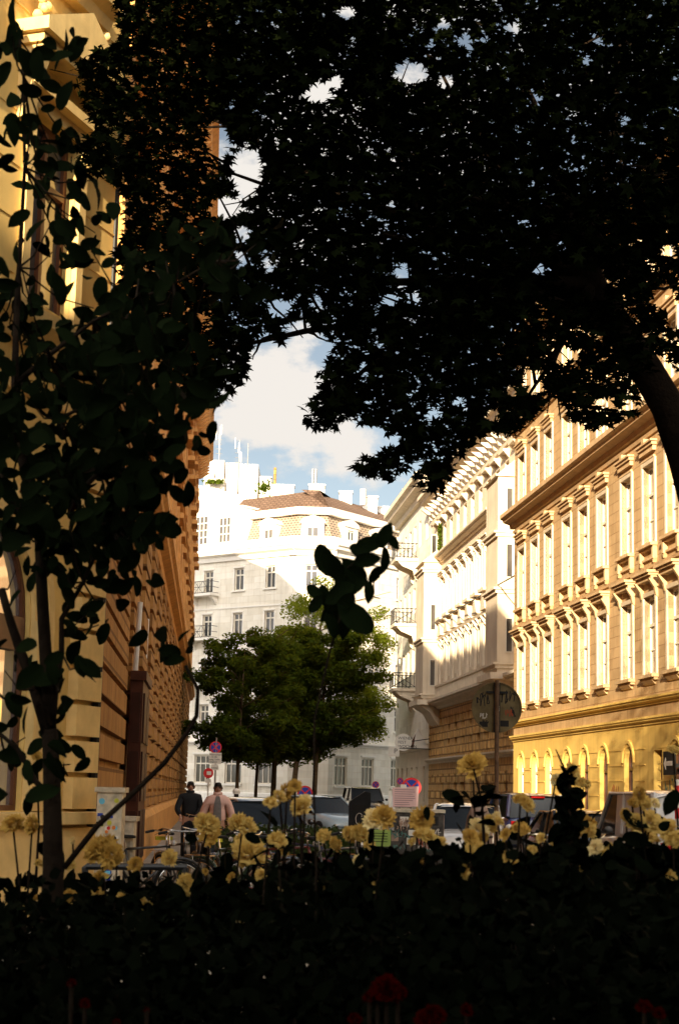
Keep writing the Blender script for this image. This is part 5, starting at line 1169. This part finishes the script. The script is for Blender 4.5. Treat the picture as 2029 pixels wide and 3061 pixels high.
# ================= rose bed
def hedge_top(px): return 2640 if px < 900 else (2640-(px-900)*.27 if px < 1200 else 2559-(px-1200)*.02)
n = 125000; rng = np.random.default_rng(9)
Y_ = rng.uniform(3.0, 8.5, n); px = rng.uniform(-1150, 3180, n); X = (px-1014.5)/F*Y_
nz = np.array([noise.noise(Vector((x*2.5, y*1.5, 0))) for x, y in zip(X, Y_)])
top = np.array([at(p, hedge_top(p)+46+(8.5-y)*20, y).z for p, y in zip(px, Y_)])+nz*.11+np.maximum(0, np.array([noise.noise(Vector((x*6, y*4, 5))) for x, y in zip(X, Y_)])-.15)*.20
Z = top+.03-rng.random(n)**.85*1.0
keep = Z > .1
HC = np.stack([X, Y_, Z], 1)[keep]
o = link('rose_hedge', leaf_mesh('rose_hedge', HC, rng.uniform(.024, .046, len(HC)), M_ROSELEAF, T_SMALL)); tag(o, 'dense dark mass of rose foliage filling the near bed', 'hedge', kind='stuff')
def blossom_mesh(seed, m):
    """ruffled double bloom: many small notched petals around a slightly open heart, some heads doubled"""
    rq = random.Random(seed); mb = MB()
    heads = [(0, 0, 0, 1.0)] if seed % 3 else [(-.22, .05, 0, .72), (.24, -.08, .02, .68), (.02, .2, -.05, .6)]
    for hx, hy, hz, hs in heads:
        NP = int(95*hs)
        for q in range(NP):
            u = (q+.5)/NP; th = math.acos(1-1.15*u)+rq.uniform(-.12, .12); a_ = q*2.39996+rq.uniform(-.3, .3); rad_ = hs*(.36+.12*u)*rq.uniform(.7, 1.3)
            d = Vector((math.sin(th)*math.cos(a_), math.sin(th)*math.sin(a_), math.cos(th)*.75)); t = Vector((-math.sin(a_), math.cos(a_), 0)); up = d.cross(t)
            c = d*rad_*.55+Vector((hx, hy, hz-.1)); tip = c+(d*.55+up*rq.uniform(-.5, .2)*-.35+Vector((0, 0, .1))).normalized()*rad_*.62; w = .17*hs*rq.uniform(.7, 1.25); cu = d*rq.uniform(-.05, .09)
            j = lambda k: Vector((rq.uniform(-k, k), rq.uniform(-k, k), rq.uniform(-k, k)))
            m_ = (c+tip)/2
            mb.add([c-t*w*.35, c+t*w*.35, m_-t*w+cu+j(.02), m_+cu*.2+j(.02), m_+t*w+cu+j(.02), tip-t*w*.8+cu*1.5+j(.03), tip+j(.04)-d*.03, tip+t*w*.8+cu*1.5+j(.03)], [(0, 1, 3), (0, 3, 2), (1, 4, 3), (2, 3, 6, 5), (3, 4, 7, 6)])
    return mb.mesh('blossom', m, False)
M_PETALP = mat('pale_cream_petal', (.78, .64, .30), .85, .25, 30, trans=(.8, .62, .3)); M_PETALO = mat('faded_yellow_petal', (.55, .34, .07), .85, .3, 30, trans=(.45, .27, .05))
BM = [blossom_mesh(i, (M_PETAL, M_PETALO, M_PETAL, M_PETALO, M_PETAL, M_PETALP, M_PETAL, M_PETALO)[i]) for i in range(8)]; BR = [blossom_mesh(9+i, M_REDPETAL) for i in range(2)]
BL = [(40,2461,60),(96,2465,50),(112,2260,30),(308,2550,85),(620,2461,55),(628,2490,50),(724,2462,68),(744,2547,85),(720,2510,40),(829,2509,42),(809,2398,38),(836,2380,40),(858,2364,36),(882,2349,40),(898,2411,52),(912,2395,30),(967,2498,42),(1003,2523,48),(1050,2494,42),(1075,2490,42),(1117,2449,55),(1150,2440,48),(1413,2286,62),(1262,2448,50),(1270,2494,44),(1430,2478,56),(1405,2500,42),(1458,2462,45),(1419,2533,42),(1554,2477,44),(1576,2404,44),(1555,2390,36),(1525,2567,44),(1615,2505,28),(1666,2516,36),(1705,2314,44),(1660,2331,30),(1744,2342,34),(1755,2471,56),(1725,2480,38),(1912,2376,42),(1923,2400,40),(1957,2401,30),(1890,2400,32),(1873,2438,40),(1900,2460,62),(1940,2455,50),(1929,2494,50),(1991,2477,46),(2013,2510,40),(1879,2516,30),(1778,2533,32),(2013,2241,34),(558,2644,55),(1256,2700,28),(1590,2540,26),(850,2545,26),(1480,2440,26),(60,2640,30),(150,2735,36),(1310,2745,16),(1580,2755,14),(1820,2530,26)]
_r = random.Random(31)
for _ in range(56):
    _x = _r.uniform(20, 2020); BL.append((_x, hedge_top(_x)-_r.uniform(-110, 70)-(60 if _r.random() < .25 else 0), _r.uniform(16, 36)))
cuts = [(-1, 200, 'rose bush with two wide cream blossoms beside the shrub stem at far left'), (200, 450, 'rose bush with one drooping cream blossom in front of the stickered cabinet'), (450, 690, 'rose bush with yellowish blossoms below the person in the pink jacket'), (690, 780, 'rose bush with the biggest cream double blossom, left of centre'),
        (780, 950, 'tall rose spray of small yellow blossoms climbing before the dark car'), (950, 1095, 'rose bush with arched cream blossoms in front of the waste bin'), (1095, 1200, 'rose bush with a ruffled blossom pair over the green poster'), (1200, 1380, 'rose bush with tall narrow blossoms before the graffiti cabinet'),
        (1380, 1500, 'rose bush with one blossom on a tall stalk left of the round sign post'), (1500, 1640, 'rose bush with blossoms in front of the dark blue car'), (1640, 1830, 'rose bush with one dark upright stem between the blue car and the van'), (1830, 1965, 'rose bush with many crowded blossoms in front of the white van'), (1965, 2100, 'rose bush with a high blossom at the right edge beside the marker post')]
rq = random.Random(77)
for lo, hi, lab in cuts:
    bl_ = [b_ for b_ in BL if lo <= b_[0] < hi]; Y = rq.uniform(4.7, 5.6); cx = sum(b_[0] for b_ in bl_)/len(bl_); b0 = at(cx, 2600, Y); b0.z = .16
    r = empty('rose_bush', b0); tag(r, lab, 'rose bush', 'rose bushes in the near bed'); st = MB(); lv = []
    for (x, y, rad_) in bl_:
        Yb = Y+rq.uniform(-.25, .25); p = at(x, y, Yb)-b0; size = rad_/F*Yb*rq.uniform(.9, 1.25)
        o = link('blossom', rq.choice(BM), r, p); o.scale = (size, size, size*.9); tgt = Vector((rq.gauss(0, .7), -1.0, rq.uniform(.1, 1.0))); o.rotation_euler = tgt.to_track_quat('Z', 'Y').to_euler()
        if y < 2560:
            q = Vector((p.x+rq.gauss(0, .03), p.y+.03, max(.5, p.z-.5))); md = (p+q)/2+Vector((rq.gauss(0, .015), 0, 0)); st.tube([q, md, p-Vector((0, -.01, size*.3))], [.006, .004, .003], 6)
            for k in range(9 if y < 2420 else 6):
                t_ = rq.uniform(.1, .9); c = p.lerp(q, t_)+Vector((rq.gauss(0, .045), rq.gauss(0, .04), rq.gauss(0, .02))); lv.append(list(c))
    for q in pieces(st): q.build('stem', M_BARK, r)
    for k in range(60): lv.append([rq.gauss(0, .2), rq.gauss(0, .15), at(cx, hedge_top(cx)+rq.uniform(-5, 100), Y).z-.16])
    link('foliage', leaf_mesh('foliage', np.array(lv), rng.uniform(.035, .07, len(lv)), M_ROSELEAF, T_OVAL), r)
# dark upright stem (1640-1830 bush) and middle leaf shoot
m_ = empty('leafy_shoot', at(960, 2600, 4.3).to_2d().to_3d()); tag(m_, 'single tall shoot with black rounded leaves standing before the sunlit street tree', 'plant')
pts = [(945, 2600), (938, 2350), (940, 2150), (985, 1950), (1015, 1850), (1010, 1720), (1060, 1680), (1120, 1650)]
tb = MB().tube([Vector((0, 0, 0))]+[at(x, y, 4.3)-m_.location for x, y in pts], [.004, .0035, .003, .003, .003, .003, .002, .0015, .001], 6); tb.build('stem', M_BARK, m_)
lf = [(988,1682,.10),(1003,1700,.08),(1028,1725,.09),(1058,1715,.08),(1045,1750,.08),(1088,1640,.07),(1062,1655,.05),(1130,1615,.06),(1108,1625,.05),(1085,1680,.06),(1128,1678,.065),(1105,1720,.045),(1150,1630,.04),(957,1765,.05),(980,1775,.05),(1020,1770,.08),(1040,1790,.06),(1090,1765,.05),(1025,1830,.10),(1060,1838,.10),(1000,1820,.06),(960,1800,.05),(1012,1795,.06),(1000,1860,.06)]
LFp = np.array([list(at(1040+(x-1040)*1.22, 1740+(y-1740)*1.1, 4.3+random.uniform(-.06, .06))-m_.location) for x, y, s_ in lf])
link('foliage', leaf_mesh('foliage', LFp, np.array([s_*.92 for x, y, s_ in lf]), M_SHRUB, T_OVALV, flat=.45, yawr=.7, spin=True), m_)
up_ = at(1700, 2500, 5.2); ub = empty('rose_bush', (up_.x, up_.y, .16)); tag(ub, 'thick dark leafy rose stalk rising in front of the arched windows', 'rose bush', 'rose bushes in the near bed')
MB().tube([(0, 0, 0), up_-ub.location, at(1700, 2330, 5.2)-ub.location, at(1660, 2240, 5.2)-ub.location], [.01, .009, .006, .002], 6).build('stem', M_BARK, ub)
lv = np.array([list(at(rq.gauss(1695, 13), rq.uniform(2300, 2520), 5.2)-ub.location) for _ in range(60)]); link('foliage', leaf_mesh('foliage', lv, rng.uniform(.03, .06, 60), M_ROSELEAF, T_OVAL), ub)
# leaves beside the tall stalk
ub = empty('rose_bush', (at(1440, 2500, 5).x, 5, .16)); tag(ub, 'dark spreading rose leaves under the tall stalk beside the domed bin', 'rose bush', 'rose bushes in the near bed')
MB().tube([(0, 0, 0), at(1445, 2500, 5)-ub.location, at(1440, 2400, 5)-ub.location, at(1415, 2300, 5)-ub.location], [.008, .006, .004, .003], 6).build('stem', M_BARK, ub)
lv = np.array([list(at(x, y, 5)-ub.location) for x, y in [(1450,2370),(1460,2355),(1352,2383),(1400,2388),(1437,2380),(1455,2400),(1430,2395),(1372,2384),(1462,2385),(1445,2410),(1440,2430),(1450,2460)]]); link('foliage', leaf_mesh('foliage', lv, rng.uniform(.05, .075, len(lv)), M_ROSELEAF, T_OVAL, flat=.7), ub)
RD = [(1157,2958,60),(1190,2965,45),(1130,2965,40),(1105,2981,30),(1302,3034,50),(1062,3047,30),(1395,3020,28),(1270,3045,40),(215,2940,22),(255,3000,22),(440,3020,14),(1925,3010,34),(1970,3030,26),(350,3055,16)]
for lo, hi, lab in ((0, 700, 'rose bush with small dark red blossoms low at the left bottom'), (700, 1600, 'rose bush with deep red blossoms low in the middle'), (1600, 2100, 'rose bush with dim red blossoms low at the right bottom')):
    L_ = [b_ for b_ in RD if lo <= b_[0] < hi]; Y = 3.1; cx = sum(b_[0] for b_ in L_)/len(L_); b0 = at(cx, 2900, Y); b0.z = .16; r = empty('rose_bush', b0); tag(r, lab, 'rose bush', 'red rose bushes'); st = MB()
    for x, y, rad_ in L_:
        p = at(x, y, 2.95)-b0; size = rad_/F*3*1.15; o = link('blossom', rq.choice(BR), r, p); o.scale = (size,)*3; o.rotation_euler = Vector((rq.gauss(0, .4), -1, .6)).to_track_quat('Z', 'Y').to_euler(); st.tube([p, p+Vector((0, .05, -.35))], [.004, .005], 5)
    for q in pieces(st): q.build('stem', M_BARK, r)
for x, y, s_ in ((185, 1500, 26), (215, 1515, 20), (5, 1437, 20), (345, 1532, 22), (330, 1535, 14), (68, 1465, 12)):
    p = at(x, y, 5.4)-sh.location; o = link('blossom', rq.choice(BR), sh, p); k = s_/F*5.4*1.6; o.scale = (k, k, k); o.rotation_euler = (1.0, .3, rq.random()*6)
